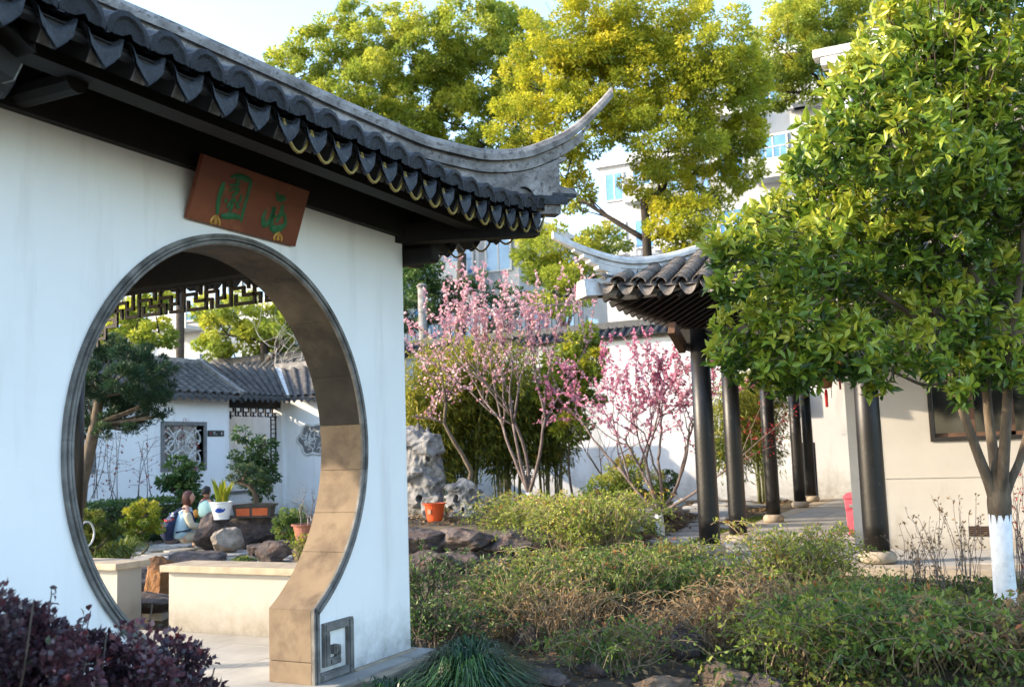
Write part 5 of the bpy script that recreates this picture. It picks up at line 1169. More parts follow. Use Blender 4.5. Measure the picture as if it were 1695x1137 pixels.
for k, (x, y, sx_, sy_) in enumerate(((1225, 838, 1.3, .8), (1265, 826, 1.2, 1.6), (1215, 872, .5, .35), (1195, 905, .7, .4))):
    q = G(x, y, 0); rock_mesh('path_slab', (sx_, sy_, .16), 300+k, M['path'], pth_, (q[0], q[1], .0), 2, 6, .05)
def turf(name, x0, x1, y0, y1, n, h, m, label=None, wd=.12):
    P = np.stack([rng.uniform(x0, x1, n), rng.uniform(y0, y1, n), np.zeros(n)], 1); P[:, 2] = np.maximum(gh(P[:, 0], P[:, 1]), -.2)
    D = rng.normal(size=(n, 3))*.45+np.array([0, 0, 1]); o = leaves(name, P, D, h, wd, m, None, BLADE, upk=.1); return tag(o, label, kind='stuff')
turf('grass_strip', -4.35, -4.06, 14.2, 19.5, 5200, .055, LM['grass'], 'short green grass strip along the gallery platform', .16)
def litter(name, x0, x1, y0, y1, n, size, m, label, zo=.012):
    P = np.stack([rng.uniform(x0, x1, n), rng.uniform(y0, y1, n), np.zeros(n)], 1); P[:, 2] = gh(P[:, 0], P[:, 1])+zo+rng.random(n)*.025
    D = rng.normal(size=(n, 3))*[1, 1, .25]; return tag(leaves(name, P, D, size, .5, m, None, LEAF5, upk=.9), label, kind='stuff')
litter('leaf_litter', -9.5, -4.6, 11.6, 24.5, 9000, .08, LM['straw'], 'dry fallen leaves under the blossom trees and bamboo')
litter('leaf_litter', -4.4, 1.6, 5.0, 11.3, 7000, .055, LM['straw'], 'dry fallen leaves on the planted bank')
P = []; n = 15000
xx = rng.uniform(-1.9, 1.4, n); yy = rng.uniform(6.2, 11.3, n); hh = rng.random(n)**1.5*.16*(1+.6*np.sin(xx*3.1)*np.sin(yy*2.3)); P = np.stack([xx, yy, gh(xx, yy)+hh], 1)
tag(leaves('ground_cover', P, rng.normal(size=(n, 3))+np.array([0, 0, .5]), .045, .6, LM['moss'], None, LEAF5, np.clip(.35+.3*rng.normal(size=n)+.25*np.sin(xx*2.3+1)*np.sin(yy*1.9), 0, 1)), 'low mixed green ground cover around the tree trunk', kind='stuff')
# small garden spotlight
sp = thing('garden_spotlight', 'small pale blue garden spotlight on the ground beside the path', 'light', G(1127, 846, .0)); q = G(1127, 846, .0); msp = plain('spot_metal', (.28, .36, .40), .4)
MB().lathe((q[0], q[1], q[2]), [(.09, 0), (.09, .02), (.03, .03), (.03, .08)], 10).build('base', msp, sp); MB().tube([(q[0]-.09, q[1]-.02, q[2]+.10), (q[0]+.06, q[1]+.04, q[2]+.22)], [.10, .075], 10).build('head', msp, sp)
# ================================================================== BANK SHRUBS
SHR = [  # px of the foot, z, radius, height, stems, material, leaf, per, droop, label
    ((890, 910), .05, .95, .58, 140, 'jasmine', .042, 34, 1.0, 'sunlit yellow-green arching shrub right of the rock terrace'),
    ((980, 935), .0, .85, .70, 150, 'jasmine', .042, 34, 1.0, 'dense arching green shrub in the centre of the bank'),
    ((1075, 970), -.08, .80, .38, 120, 'dull', .045, 32, 1.0, 'darker leafy shrub below the right blossom trunk'),
    ((1000, 1010), -.1, .75, .50, 100, 'dull', .040, 28, 1.0, 'low tangled shrub hanging over the bank rocks'),
    ((1150, 1005), -.1, .50, .38, 60, 'dull', .045, 26, 1.0, 'small dark shrub over the large brown rock'),
    ((905, 985), -.05, .6, .44, 60, 'jasmine', .036, 22, 1.0, 'thin green shrub in front of the terrace rocks'),
    ((1320, 990), -.12, .72, .54, 120, 'jasmine', .042, 20, .95, 'stringy yellow-green shrub in front of the gallery platform'),
    ((1250, 1060), -.15, .60, .40, 80, 'straw', .045, 20, 1.1, 'straw coloured drooping shrub at the bottom right of centre'),
    ((1390, 1050), -.15, .75, .30, 100, 'dull', .050, 26, 1.0, 'low dark green shrub left of the whitewashed tree trunk'),
    ((1500, 1100), -.15, .80, .36, 100, 'dull', .055, 26, 1.0, 'low leafy shrub at the bottom right corner of the bank'),
    ((1640, 1105), -.15, .70, .34, 80, 'straw', .055, 22, 1.0, 'brownish low shrub at the foot of the whitewashed tree'),
    ((770, 1005), -.1, .5, .42, 22, 'dark', .040, 14, .9, 'sparse dark jasmine sprays at the pavilion wall end'),
    ((700, 1035), -.1, .45, .52, 26, 'dark', .042, 16, .85, 'thin green sprays reaching across the white wall corner'),
    ((850, 1045), -.12, .6, .42, 70, 'dull', .038, 22, 1.0, 'tangled shrub right of the dark grass tuft'),
    ((930, 1065), -.15, .6, .40, 70, 'straw', .036, 18, 1.0, 'dry straw shrub over the bottom centre bank'),
    ((1000, 1110), -.15, .45, .26, 50, 'dull', .036, 20, 1.1, 'low sparse shrub at the bottom centre edge'),
    ((1190, 1070), -.15, .55, .34, 70, 'straw', .042, 20, 1.1, 'dry brown shrub over the tan stone block'),
    ((1330, 1105), -.15, .60, .36, 80, 'jasmine', .042, 22, 1.0, 'yellow-green low shrub at the bottom right of centre'),
    ((1440, 1000), -.15, .5, .15, 60, 'jasmine', .040, 22, 1.0, 'green shrub under the platform edge below the right column'),
    ((1560, 1040), -.15, .60, .18, 80, 'moss', .045, 22, 1.0, 'sunlit yellow-green low plants left of the whitewashed trunk'),
    ((730, 1075), -.12, .5, .34, 50, 'dark', .040, 18, 1.0, 'dark leafy sprays behind the dark grass tuft'),
    ((1100, 1080), -.15, .5, .26, 40, 'straw', .04, 14, 1.1, 'dry tangled twigs over the bottom centre rocks')]
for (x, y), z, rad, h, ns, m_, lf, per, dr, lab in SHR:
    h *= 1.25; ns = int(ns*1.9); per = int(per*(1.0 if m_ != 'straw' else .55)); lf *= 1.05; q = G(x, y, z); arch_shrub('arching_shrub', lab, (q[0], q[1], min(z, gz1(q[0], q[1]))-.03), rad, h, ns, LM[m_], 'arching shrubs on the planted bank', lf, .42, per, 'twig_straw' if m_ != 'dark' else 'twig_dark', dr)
# dry red-brown stalks near the trunk
for k, (x, y, h, lab) in enumerate(((1555, 1000, .62, 'dry red-brown weed stalks left of the whitewashed trunk'), (1600, 985, .66, 'tall dry weed stalks beside the wall vent'), (1690, 985, .95, 'dark dry seed stalks right of the whitewashed trunk'), (1520, 985, .5, 'thin dry stalks in front of the gallery platform'))):
    q = G(x, y, -.14); arch_shrub('dry_stalks', lab, (q[0], q[1], -.17), .22, h, 16, LM['straw'] if k != 2 else LM['red'], 'dry stalks by the trunk', .035, .5, 10, 'twig_pink', .55, 'dry weed')
# long wands
paths = []; q = G(1350, 1000, -.1)
for k in range(60):
    a = rng.uniform(-1.2, 1.2); b0 = q+np.array([rng.normal()*.45, rng.normal()*.3, 0]); e = b0+rv*math.sin(a)*rng.uniform(.3, .9)+fv*rng.normal()*.2+np.array([0, 0, rng.uniform(-.05, .38)]); paths.append((bez(b0, e, (0, 0, rng.uniform(.15, .45)), 9), np.linspace(.0042, .0018, 9)))
wnd = thing('green_wands', 'long leafless green wands arching before the gallery platform', 'shrub', q); wdo = tubes('wands', paths, M['wand'] if 'wand' in M else mat('green_wand', [(.3, (.12, .13, .04)), (.7, (.26, .23, .08))], .6, 9), wnd, 4); wdo['kind'] = 'stuff'

# ================================================================== DARK GRASS TUFT
def tuft(label, c, rad, h, n, m, wd=.022, name='grass_tuft', group=None, spread=1.0):
    c = np.array([c[0], c[1], gz1(c[0], c[1])-.02 if len(c) < 3 else c[2]]); mb = MB(); V = []; F = []; T = []
    for i in range(n):
        a = rng.uniform(0, 6.28); L = h*rng.uniform(1.0, 2.0); r0 = rad*.35*math.sqrt(rng.random()); o = np.array([math.cos(a), math.sin(a), 0]); b0 = c+o*r0; s = np.linspace(0, 1, 7); ln = rng.uniform(.2, 1.05)*spread
        p = b0+o*(rad*ln*(s**1.3))[:, None]+np.array([0, 0, 1])*(h*rng.uniform(.7, 1.2)*(2.1*s-1.75*s*s)*(1.15-.45*ln))[:, None]; sd = np.array([-o[1], o[0], 0])*wd/2*rng.uniform(.6, 1.2)
        ww = np.array([.7, 1, 1, .9, .75, .5, .05])[:, None]; k = len(V)*14; V.append(np.concatenate([p-sd*ww, p+sd*ww])); F += [(k+j, k+j+1, k+7+j+1, k+7+j) for j in range(6)]; T.append(np.full(14, rng.random()))
    t = thing(name, label, 'grass', c, group); mesh_np('blades', np.concatenate(V), F, m, t, True, np.concatenate(T)); return t
tuft('large dark green mondo grass tuft at the pavilion corner', (-3.12, 5.60), .44, .42, 1600, LM['mondo'], .010, group='mondo grass tufts')
tuft('smaller dark grass tuft against the kerb at the bottom', (-3.40, 5.15), .36, .28, 600, LM['mondo'], .010, group='mondo grass tufts')
tuft('dark grass tuft behind the large one at the wall end', (-3.45, 6.25), .36, .34, 500, LM['mondo'], .010, group='mondo grass tufts')

# ================================================================== PURPLE SHRUB
ps = thing('purple_shrub', 'dense purple leaved shrub in front of the moon gate at bottom left', 'shrub', (-3.15, 2.9, -.15))
cl = []
for x, y, D, r in ((30, 1095, 3.55, .24), (110, 1100, 3.75, .22), (190, 1112, 3.95, .22), (250, 1130, 4.1, .2), (60, 1130, 3.4, .28), (180, 1130, 3.65, .28), (270, 1160, 3.85, .26), (-40, 1080, 3.3, .3), (290, 1140, 4.15, .16), (275, 1080, 4.15, .14), (318, 1100, 4.2, .13), (325, 1140, 4.2, .14), (-20, 1070, 3.5, .18), (80, 1075, 3.65, .16), (165, 1085, 3.85, .15), (235, 1100, 4.05, .13), (20, 1065, 3.5, .14), (100, 1200, 3.5, .3), (-100, 1150, 3.2, .3)): cl.append((at(x+2, y+20, D), r*.9))
n = 24000; P, D, T = crown_cloud(cl, n, 16, .85, .36, .0)
PD = norm(D+np.array([0, 0, .35])); leaves('foliage', P, PD, .027, .78, LM['purple'], ps, LEAF5, np.clip(T*.75+.12*rng.normal(size=len(T)), 0, .99), upk=.7)
mw_ = np.linalg.norm(P-np.array([0, 0, CZ]), axis=1).argsort()[:4000]; pick = rng.choice(mw_, 240, replace=False)
def leaf_meshes(name, m, tmpl, length, width, tints):
    out = []
    for t in tints:
        T_, F_ = tmpl; me = bpy.data.meshes.new(name); V = T_*np.array([width*length, length, length]); me.from_pydata([tuple(v) for v in V], [], [tuple(map(int, f)) for f in F_]); a = me.attributes.new('tint', 'FLOAT', 'POINT'); a.data.foreach_set('value', np.full(len(V), t, np.float32)); me.materials.append(m); out.append(me)
    return out
def place_leaves(name, mes, P, D, parent, sc_=1.0):
    w0 = wloc(parent)
    for p, d in zip(P, norm(np.asarray(D))):
        N = norm(rng.normal(size=3)*.5+np.array([0, 0, 1])); x = norm(np.cross(d, N)); z = np.cross(x, d); s = sc_*random.uniform(.8, 1.25)
        o = link(name, random.choice(mes), None, parent); q = p-w0; o.matrix_local = Matrix(((x[0]*s, d[0]*s, z[0]*s, q[0]), (x[1]*s, d[1]*s, z[1]*s, q[1]), (x[2]*s, d[2]*s, z[2]*s, q[2]), (0, 0, 0, 1)))
place_leaves('leaf', leaf_meshes('leaf', LM['purple'], LEAF8, .030, .7, (.1, .4, .55, .75, .9, .99)), P[pick]+norm(P[pick]-np.array([-3.2, 3.0, .1]))*.03, PD[pick], ps)
paths = []
for k in range(60):
    c, r = cl[k % len(cl)]; b0 = np.array([c[0]+rng.normal()*.06, c[1]+rng.normal()*.06, -.15]); paths.append((bez(b0, c+rng.normal(size=3)*r*.5, rng.normal(size=3)*.04, 5), np.linspace(.008, .003, 5)))
tp = []
for x, y, D in ((20, 985, 3.6), (85, 972, 3.7), (150, 1010, 3.85), (60, 1010, 3.6), (320, 1085, 4.2), (300, 1075, 4.2), (140, 1020, 3.8), (200, 1035, 4.0)):
    e = at(x, y, D); pp = bez(e-np.array([.02, .05, .22]), e, rng.normal(size=3)*.02, 6); paths.append((pp, np.linspace(.004, .002, 6))); tp += [pp[i]+rng.normal(size=3)*.004 for i in range(1, 6) for _ in range(2)]
tubes('stems', paths, M['twig_dark'], ps, 4); place_leaves('leaf', leaf_meshes('leaf', LM['purple'], LEAF8, .036, .6, (.3, .5, .7)), tp, rng.normal(size=(len(tp), 3))+np.array([0, 0, .5]), ps)

# ================================================================== LEAFY TREE ON THE RIGHT
tb_ = G(1668, 1024, -.15); rt = thing('leafy_tree', 'glossy leaved tree with whitewashed trunk at the right', 'tree', tb_)
def tp_(x, y, dd=0): return at(x, y, DT+dd)
DT = float((tb_-np.array([0, 0, CZ]))@_f)
trunk = np.array([tp_(1667, 1030), tp_(1664, 980), tp_(1659, 920), tp_(1655, 850)]); tubes('whitewashed_trunk', [(trunk, np.array([.108, .090, .084, .088]))], M['whitewash'], rt, 18)
paths = [(np.array([tp_(1656, 870), tp_(1655, 851), tp_(1654, 830), tp_(1653, 800), tp_(1652, 765), tp_(1652, 740)]), np.array([.0845, .090, .094, .080, .045, .01]))]
LIMBS = [([(1650, 840), (1638, 800), (1620, 755), (1600, 700), (1580, 640), (1560, 560), (1530, 470)], .065, 0), ([(1653, 840), (1650, 800), (1643, 740), (1635, 680), (1630, 600), (1640, 500), (1650, 380), (1655, 250)], .065, .15), ([(1656, 840), (1659, 800), (1663, 740), (1668, 660), (1670, 580), (1690, 460), (1700, 300)], .07, -.1), ([(1658, 840), (1670, 800), (1688, 765), (1705, 700), (1730, 600), (1760, 480)], .055, .1),
         ([(1575, 630), (1530, 640), (1490, 620), (1440, 600), (1360, 590)], .022, -.15), ([(1560, 560), (1480, 500), (1400, 450), (1300, 420), (1230, 420)], .034, -.1), ([(1530, 470), (1450, 380), (1380, 300), (1330, 220)], .032, .1), ([(1640, 500), (1560, 380), (1500, 250), (1470, 120)], .036, .1), ([(1650, 380), (1640, 200), (1620, 60), (1600, -40)], .03, .2), ([(1400, 450), (1340, 520), (1260, 560), (1210, 590)], .02, -.2), ([(1690, 460), (1720, 300), (1740, 100)], .03, 0)]
for pts, r, dd in LIMBS:
    p = np.array([tp_(x, y, dd*min(1, i/2)) for i, (x, y) in enumerate(pts)]); n = len(p)*4; t = np.linspace(0, len(p)-1, n); p = np.stack([np.interp(t, range(len(p)), p[:, j]) for j in range(3)], 1)
    for _ in range(3): p[1:-1] = .25*p[:-2]+.5*p[1:-1]+.25*p[2:]
    paths.append((p, np.linspace(r*.76, r*.32, n)))
tubes('limbs', paths, M['bark'], rt, 10)
CL = [(1640,-60,80),(1700,-40,80),(1235,400,50),(1290,380,60),(1340,330,70),(1260,460,55),(1330,430,70),(1230,540,45),(1300,520,60),(1240,600,36),(1300,590,50),(1370,520,70),(1400,420,80),(1380,340,70),(1400,250,75),(1440,170,75),(1350,250,50),(1480,80,70),(1540,30,80),(1530,130,90),(1500,250,90),(1480,350,90),(1470,470,85),(1420,580,55),(1380,590,45),(1540,400,90),(1560,520,70),(1600,220,95),(1620,100,90),(1660,20,90),(1690,180,90),(1680,320,90),(1600,350,80),(1650,450,80),(1700,440,70),(1520,580,50),(1600,590,55),(1640,600,45),(1690,560,60),(1710,620,40),(1570,290,80),(1740,100,90),(1740,300,90),(1450,130,50),(1560,610,40),(1200,590,26),(1195,420,26),(1210,470,30),(1330,620,30),(1280,635,24),(1450,640,16),(1590,650,20)]
Rs = []; Tt = []
for x, y, r in CL:
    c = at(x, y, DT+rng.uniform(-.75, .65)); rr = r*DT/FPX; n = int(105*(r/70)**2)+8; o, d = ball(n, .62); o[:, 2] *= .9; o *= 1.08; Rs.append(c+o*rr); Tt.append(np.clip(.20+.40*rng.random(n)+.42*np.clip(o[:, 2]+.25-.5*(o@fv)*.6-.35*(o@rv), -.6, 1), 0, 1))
Rs = np.concatenate(Rs); Tt = np.concatenate(Tt); P = []; D = []; T = []
for c, t in zip(Rs, Tt):
    k = rng.integers(4, 9); ax = norm(rng.normal(size=3)*.6+np.array([0, 0, .55])-fv*.25-rv*.25); e1 = norm(np.cross(ax, rng.normal(size=3))); e2 = np.cross(ax, e1)
    for j in range(k):
        a = 6.283*j/k+rng.normal()*.2; op_ = rng.uniform(.35, 1.0); d = norm(ax*(1-op_*.75)+(e1*math.cos(a)+e2*math.sin(a))*op_-np.array([0, 0, .12])); P.append(c+d*.008+ax*rng.uniform(-.03, .02)); D.append(d); T.append(t+rng.normal()*.10)
P = np.array(P); D = np.array(D); T = np.array(T); print('tree leaves', len(P))
dist = (P-np.array([0, 0, CZ]))@_f; order = dist.argsort(); cand = order[:1200]; ind = rng.choice(cand, 290, replace=False); mask = np.ones(len(P), bool); mask[ind] = False
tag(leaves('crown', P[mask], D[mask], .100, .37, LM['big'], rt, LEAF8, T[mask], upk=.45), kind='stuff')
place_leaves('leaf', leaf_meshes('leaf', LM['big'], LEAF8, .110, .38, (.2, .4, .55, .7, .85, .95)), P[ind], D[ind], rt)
tw = []
for i in range(0, len(Rs), 3):
    c = Rs[i]; tw.append((bez(c-norm(c-at(1560, 420, DT))*rng.uniform(.08, .2), c, rng.normal(size=3)*.03, 4), np.linspace(.006, .003, 4)))
tubes('twigs', tw, M['bark'], rt, 4)
sprig = thing('leafy_sprig', 'hanging sprig of large leaves in front of the right black column', 'sprig', at(1440, 610, DT-.5)); pp = bez(at(1432, 560, DT-.45), at(1440, 660, DT-.55), (.03, 0, 0), 8); tubes('stem', [(pp, np.linspace(.006, .003, 8))], M['bark'], sprig, 4)
place_leaves('leaf', leaf_meshes('leaf', LM['big'], LEAF8, .13, .42, (.45, .6, .75, 1.0)), [pp[i]+rng.normal(size=3)*.01 for i in (2, 3, 4, 5, 6, 6, 7, 7, 7, 7, 7)], rng.normal(size=(11, 3))-np.array([0, 0, .3]), sprig)
# ================================================================== INNER COURT PLANTING
rng = np.random.default_rng(99); random.seed(99)
# paving of the court, pebbled
cp = thing('court_paving', 'x', 'x', (-11, 11, 0)); del cp['label']; del cp['category']; cp['kind'] = 'structure'
n_ = 0
for i in range(15):
    for j in range(11):
        c = np.array([-14.5+.52*i+rng.normal()*.05, 7.2+.56*j+rng.normal()*.05]); 
        if c[0] > -7.9 and c[1] > 10.3: continue
        a = np.linspace(0, 2*math.pi, 7, endpoint=False)+rng.uniform(0, 1); pts = [(c[0]+.26*math.cos(q)*rng.uniform(.9, 1.1), c[1]+.27*math.sin(q)*rng.uniform(.9, 1.1)) for q in a]; z0 = gz1(*c)
        MB().sweep([[(x, y, z0-.05) for x, y in pts], [(x, y, z0+.018) for x, y in pts], [(c[0]+(x-c[0])*.92, c[1]+(y-c[1])*.92, z0+.03) for x, y in pts]]).build('paving_stone', M['path'], cp)
# pine
pn = thing('pine_tree', 'dark green trained pine at the left inside the moon gate', 'tree', (*at(135, 850, 14)[:2], 0)); DP = 14.0
pt = np.array([at(x, y, DP) for x, y in ((128, 850), (134, 800), (148, 745), (158, 700), (165, 655), (175, 620))]); paths = [(pt, np.linspace(.11, .05, 6))]
pc = []
for x, y, r in ((150,590,26),(185,575,26),(215,585,28),(250,605,24),(265,635,20),(235,640,28),(195,625,30),(160,640,26),(145,665,22),(205,665,26),(180,685,20),(250,668,18),(140,615,20),(275,612,12),(222,600,22),(262,690,9),(240,697,11),(218,712,12),(248,683,9),(205,705,10),(278,684,6),(150,705,18),(135,690,16),(170,715,14),(130,640,18),(225,680,20),(265,655,16)):
    c = at(x, y, DP+rng.uniform(-.5, .5)); pc.append((c, r*DP/FPX)); paths.append((bez(pt[3 if y > 650 else 4], c, (0, 0, -.05), 6), np.linspace(.03, .008, 6)))
tubes('trunk', paths, M['bark'], pn, 7); P, D, T = crown_cloud(pc, 24000, 16, .7, .34, -.3); leaves('needles', P, norm(D+np.array([0, 0, .5])), .075, .16, LM['pine'], pn, LEAF5, np.clip(T*.9, 0, 1), upk=.3)
# hedge
hd = thing('clipped_hedge', 'long clipped dark green hedge in front of the inner corridor wall', 'hedge', at(220, 860, 17.8)*np.array([1, 1, 0])); h0 = at(120, 850, 16.8); h1 = at(345, 850, 18.6); ax = (h1-h0)*np.array([1, 1, 0]); n = 9000; nn_ = norm(np.cross(ax, [0, 0, 1.]))
u = rng.random(n); f = rng.random(n); s_ = rng.integers(0, 3, n); v = np.where(s_ == 0, -.35+rng.normal(size=n)*.03, rng.uniform(-.35, .35, n)); z = np.where(s_ == 1, .70+rng.normal(size=n)*.025, rng.uniform(0, .7, n))
P = h0*[1, 1, 0]+ax*u[:, None]-nn_*v[:, None]*(-1 if nn_[1] > 0 else 1)+np.array([0, 0, 1])*z[:, None]; leaves('foliage', P, rng.normal(size=(n, 3))+np.array([0, 0, .6]), .055, .6, LM['dark'], hd, LEAF5, np.clip(.3+.4*z/.7+.2*rng.normal(size=n), 0, 1), upk=.3)
MB().beam(h0*[1, 1, 0]+(0, 0, .32), h1*[1, 1, 0]+(0, 0, .32), .5, .6).build('inner_twigs', M['twig_dark'], hd)
def bush(label, lst, D, nleaf, lsize, m, lw=.5, name='garden_bush', cat='bush', bark='twig_dark', sub=14, subr=.36, tm=LEAF5, group=None):
    cl_ = [(at(x, y, D+rng.uniform(-.2, .2)), r*D/FPX) for x, y, r in lst]; c = np.mean([a for a, b in cl_], 0); lo = min(cl_, key=lambda q: q[0][2])
    return big_tree(name, label, (c[0], c[1], 0), (c[0], c[1], max(.1, lo[0][2]*.6)), cl_, nleaf, lsize, LM[m], bark, .022, group, cat, lw, sub, .85, subr, tm)
bush('round golden green bush beside the clipped hedge', [(215,855,20),(240,850,22),(230,872,22),(255,868,16)], 15.4, 5000, .04, 'lime', .5)
bush('dark leafy shrub under the square lattice window', [(285,785,18),(305,795,20),(295,770,14),(320,780,14),(275,800,12),(310,812,14)], 18.2, 2200, .085, 'dark', .55)
bush('tall loose green shrub in front of the corridor recess', [(400,720,12),(415,745,16),(430,770,20),(440,730,14),(405,770,14),(445,790,16),(425,800,16),(435,820,14),(390,755,9),(445,760,14)], 18.8, 2300, .085, 'dark', .5)
bush('small leaved green bush right of the bonsai rock', [(475,855,18),(490,870,18),(470,880,18),(495,848,12),(480,895,16)], 14.6, 5200, .035, 'dull', .45)
bush('low green shrub at the left foot of the pine', [(140,860,18),(165,865,18),(150,885,18),(185,880,14),(135,895,14)], 13.6, 3600, .05, 'moss', .4)
for k, (x, y, D, r, h, lab, m_) in enumerate(((195, 905, 14.0, .55, .48, 'arching green grass clump left of the sitting woman', 'grass'), (160, 905, 13.5, .4, .36, 'green grass clump at the gate edge below the pine', 'grass'), (402, 932, 13.0, .2, .13, 'small green tuft between the court rocks', 'grass'), (330, 860, 17.2, .5, .62, 'strap leaved plant behind the sitting child', 'mondo'), (215, 835, 17.0, .4, .5, 'spiky dark plant rising from the hedge', 'mondo'))):
    q = at(x, y, D); tuft(lab, (q[0], q[1], max(0, min(q[2], .35)) if k == 2 else 0.0), r, h, 260, LM[m_], .02, 'grass_clump', 'grass clumps in the inner court')
# red leaved climbers on the wall
for k, (x0, lab) in enumerate(((160, 'thin red-leaved climber on the wall behind the pine trunk'), (195, 'red-leaved climber stalks left of the lattice window'), (240, 'bare climber stalks between pine and lattice window'), (305, 'red-brown twigs crossing the square lattice window'))):
    t = thing('wall_climber', lab, 'climber', (*at(x0, 820, 19.0)[:2], 0), 'climbers on the inner corridor wall'); paths = []; P = []
    for j in range(4):
        a = at(x0+rng.uniform(-14, 14), 825, 19.0); b = at(x0+rng.uniform(-16, 18), rng.uniform(690, 735), 19.0); pp = bez(a, b, rng.normal(size=3)*.1, 9); paths.append((pp, np.linspace(.009, .004, 9)))
        for i in range(2, 9): 
            q = pp[i]+rng.normal(size=3)*[.15, .15, .1]; paths.append((bez(pp[i], q, (0, 0, .03), 4), np.linspace(.004, .002, 4))); P += [q+rng.normal(size=3)*.03 for _ in range(2)]
    tubes('stems', paths, M['twig_dark'], t, 4); leaves('leaves', P, rng.normal(size=(len(P), 3)), .06, .6, LM['red'], t)
# rocks of the court
RC = [((352, 906), 15.6, (.62, .55, .58), 'rock', 'large purple-brown rock under the white porcelain pot', .26), ((418, 900), 15.8, (.95, .6, .52), 'rock', 'wide dark rock under the bonsai tray', .22), ((378, 912), 14.9, (.52, .42, .38), 'rock_pale', 'pale weathered stone in front of the pot rocks', .16),
      ((330, 942), 13.7, (1.05, .6, .30), 'rock', 'long flat grey rock in front of the sitting woman', .0), ((458, 920), 13.6, (.62, .45, .30), 'rock', 'flat brown rock at the right of the court', .12), ((425, 915), 14.4, (.3, .3, .22), 'rock', 'small reddish rock between the court stones', .08),
      ((268, 1005), 9.75, (.34, .34, .56), 'rock_orange', 'rusty orange upright rock beside the low wall', .22), ((222, 985), 10.4, (.62, .5, .36), 'rock', 'dark angular rock left of the rusty upright rock', .12), ((245, 1008), 9.3, (.7, .5, .22), 'rock', 'low dark step stone behind the pavilion floor', .06), ((290, 890), 17.0, (.4, .3, .3), 'rock', 'small brown stone at the hedge foot', .1)]
M['rock_pale'] = mat('pale_rock', [(.28, (.12, .10, .085)), (.5, (.26, .22, .18)), (.72, (.42, .37, .31))], .9, 5, 10, .8, 18, bdist=.03)
for k, ((x, y), D, s, m_, lab, zc) in enumerate(RC):
    q = at(x, y, D); rock(lab, (q[0], q[1], zc), s, 400+k, m_, 'rocks in the inner court', YAW+rng.uniform(-.2, .2), planes=18, rough=.14)
# porcelain pot with plant
q = at(367, 859, 15.5); M['porcelain'] = plain('white_porcelain', (.72, .74, .76), .15, 0, .6)
r_ = .170; pp = pot('porcelain_pot', 'white porcelain pot with blue painting and yellow-green strap leaves', q, r_, .27, M['porcelain'], profile=[(r_*.68, 0), (r_*.70, .012), (r_*.66, .02), (r_*.82, .10), (r_*.96, .20), (r_*1.0, .245), (r_*1.10, .25), (r_*1.10, .268), (r_*.97, .27), (r_*.94, .24), (.01, .235)], k=32)
mblue = plain('cobalt_paint', (.015, .06, .32), .25)
def on_pot(th, z): rr = np.interp(z, [.02, .10, .20, .245], [r_*.66, r_*.82, r_*.96, r_*1.0])+.0025; dd = -fv*math.cos(th)+rv*math.sin(th); return np.array(q)+dd*rr+np.array([0, 0, z])
mb = MB()
for k in range(7):
    a0_, a1_ = -.45+.14*k, -.45+.14*(k+1); h_ = .028*math.sin((k+.5)/7*3.14)+.012; mb.add([on_pot(a0_, .125-h_*.5), on_pot(a1_, .125-h_*.5), on_pot(a1_, .13+h_), on_pot((a0_+a1_)/2, .135+h_*1.3), on_pot(a0_, .13+h_)], [(0, 1, 2, 3, 4)])
mb.add([on_pot(.42, .12), on_pot(.62, .14), on_pot(.62, .165), on_pot(.5, .17), on_pot(.42, .15)], [(0, 1, 2, 3, 4)]); mb.build('blue_painting', mblue, pp)
V = []; F = []; T = []
for i in range(46):
    a = rng.uniform(0, 6.28); o = rv*math.cos(a)+fv*math.sin(a); b0 = np.array(q)+o*rng.uniform(0, .11)+(0, 0, .235); L = rng.uniform(.26, .46); s = np.linspace(0, 1, 6); p = b0+o*(L*rng.uniform(.1, .5)*s**1.6)[:, None]+np.array([0, 0, 1])*(L*(s-.12*s*s))[:, None]; sd = np.array([-o[1], o[0], 0])*.022; ww = np.array([.5, .9, 1, .9, .6, .05])[:, None]; k = len(V)*12; V.append(np.concatenate([p-sd*ww, p+sd*ww])); F.append([(k+j, k+j+1, k+6+j+1, k+6+j) for j in range(5)]); T.append(np.full(12, .25+.7*rng.random()))
for v, f, t in zip(V, F, T): mesh_np('strap_leaf', v, [tuple(i-f[0][0] for i in g_) for g_ in f], LM['lime'], pp, True, t)
# bonsai in a tray
q = at(421, 860, 15.7); q[2] = .47; bs = thing('bonsai', 'trained bonsai tree in an orange panelled rectangular tray on the dark rock', 'bonsai', q); hw, hd_ = .31, .16
def tr(x, y, z): return np.array(q)+rv*x+fv*y+np.array([0, 0, z])
mdk = mat('dark_glaze', [(.3, (.035, .028, .022)), (.7, (.07, .055, .045))], .5, 8); mor = mat('orange_glaze', [(.3, (.42, .075, .018)), (.7, (.55, .11, .03))], .4, 8)
body = MB().sweep([[tr(-hw*k, -hd_*k, z), tr(hw*k, -hd_*k, z), tr(hw*k, hd_*k, z), tr(-hw*k, hd_*k, z)] for k, z in ((.88, 0), (.98, .17), (1.07, .172), (1.09, .205))]).build('tray', mdk, bs)
for xa, xb in ((-.82, -.12), (.02, .84)): MB().add([tr(hw*xa*.93, -hd_*.93-.006, .035), tr(hw*xb*.93, -hd_*.93-.006, .035), tr(hw*xb*.97, -hd_*.975-.007, .15), tr(hw*xa*.97, -hd_*.975-.007, .15)], [(0, 1, 2, 3)]).build('orange_panel', mor, body)
MB().add([tr(-hw, -hd_, .207), tr(hw, -hd_, .207), tr(hw, hd_, .207), tr(-hw, hd_, .207), tr(0, 0, .235)], [(0, 1, 4), (1, 2, 4), (2, 3, 4), (3, 0, 4)]).build('soil', M['soil'], bs)
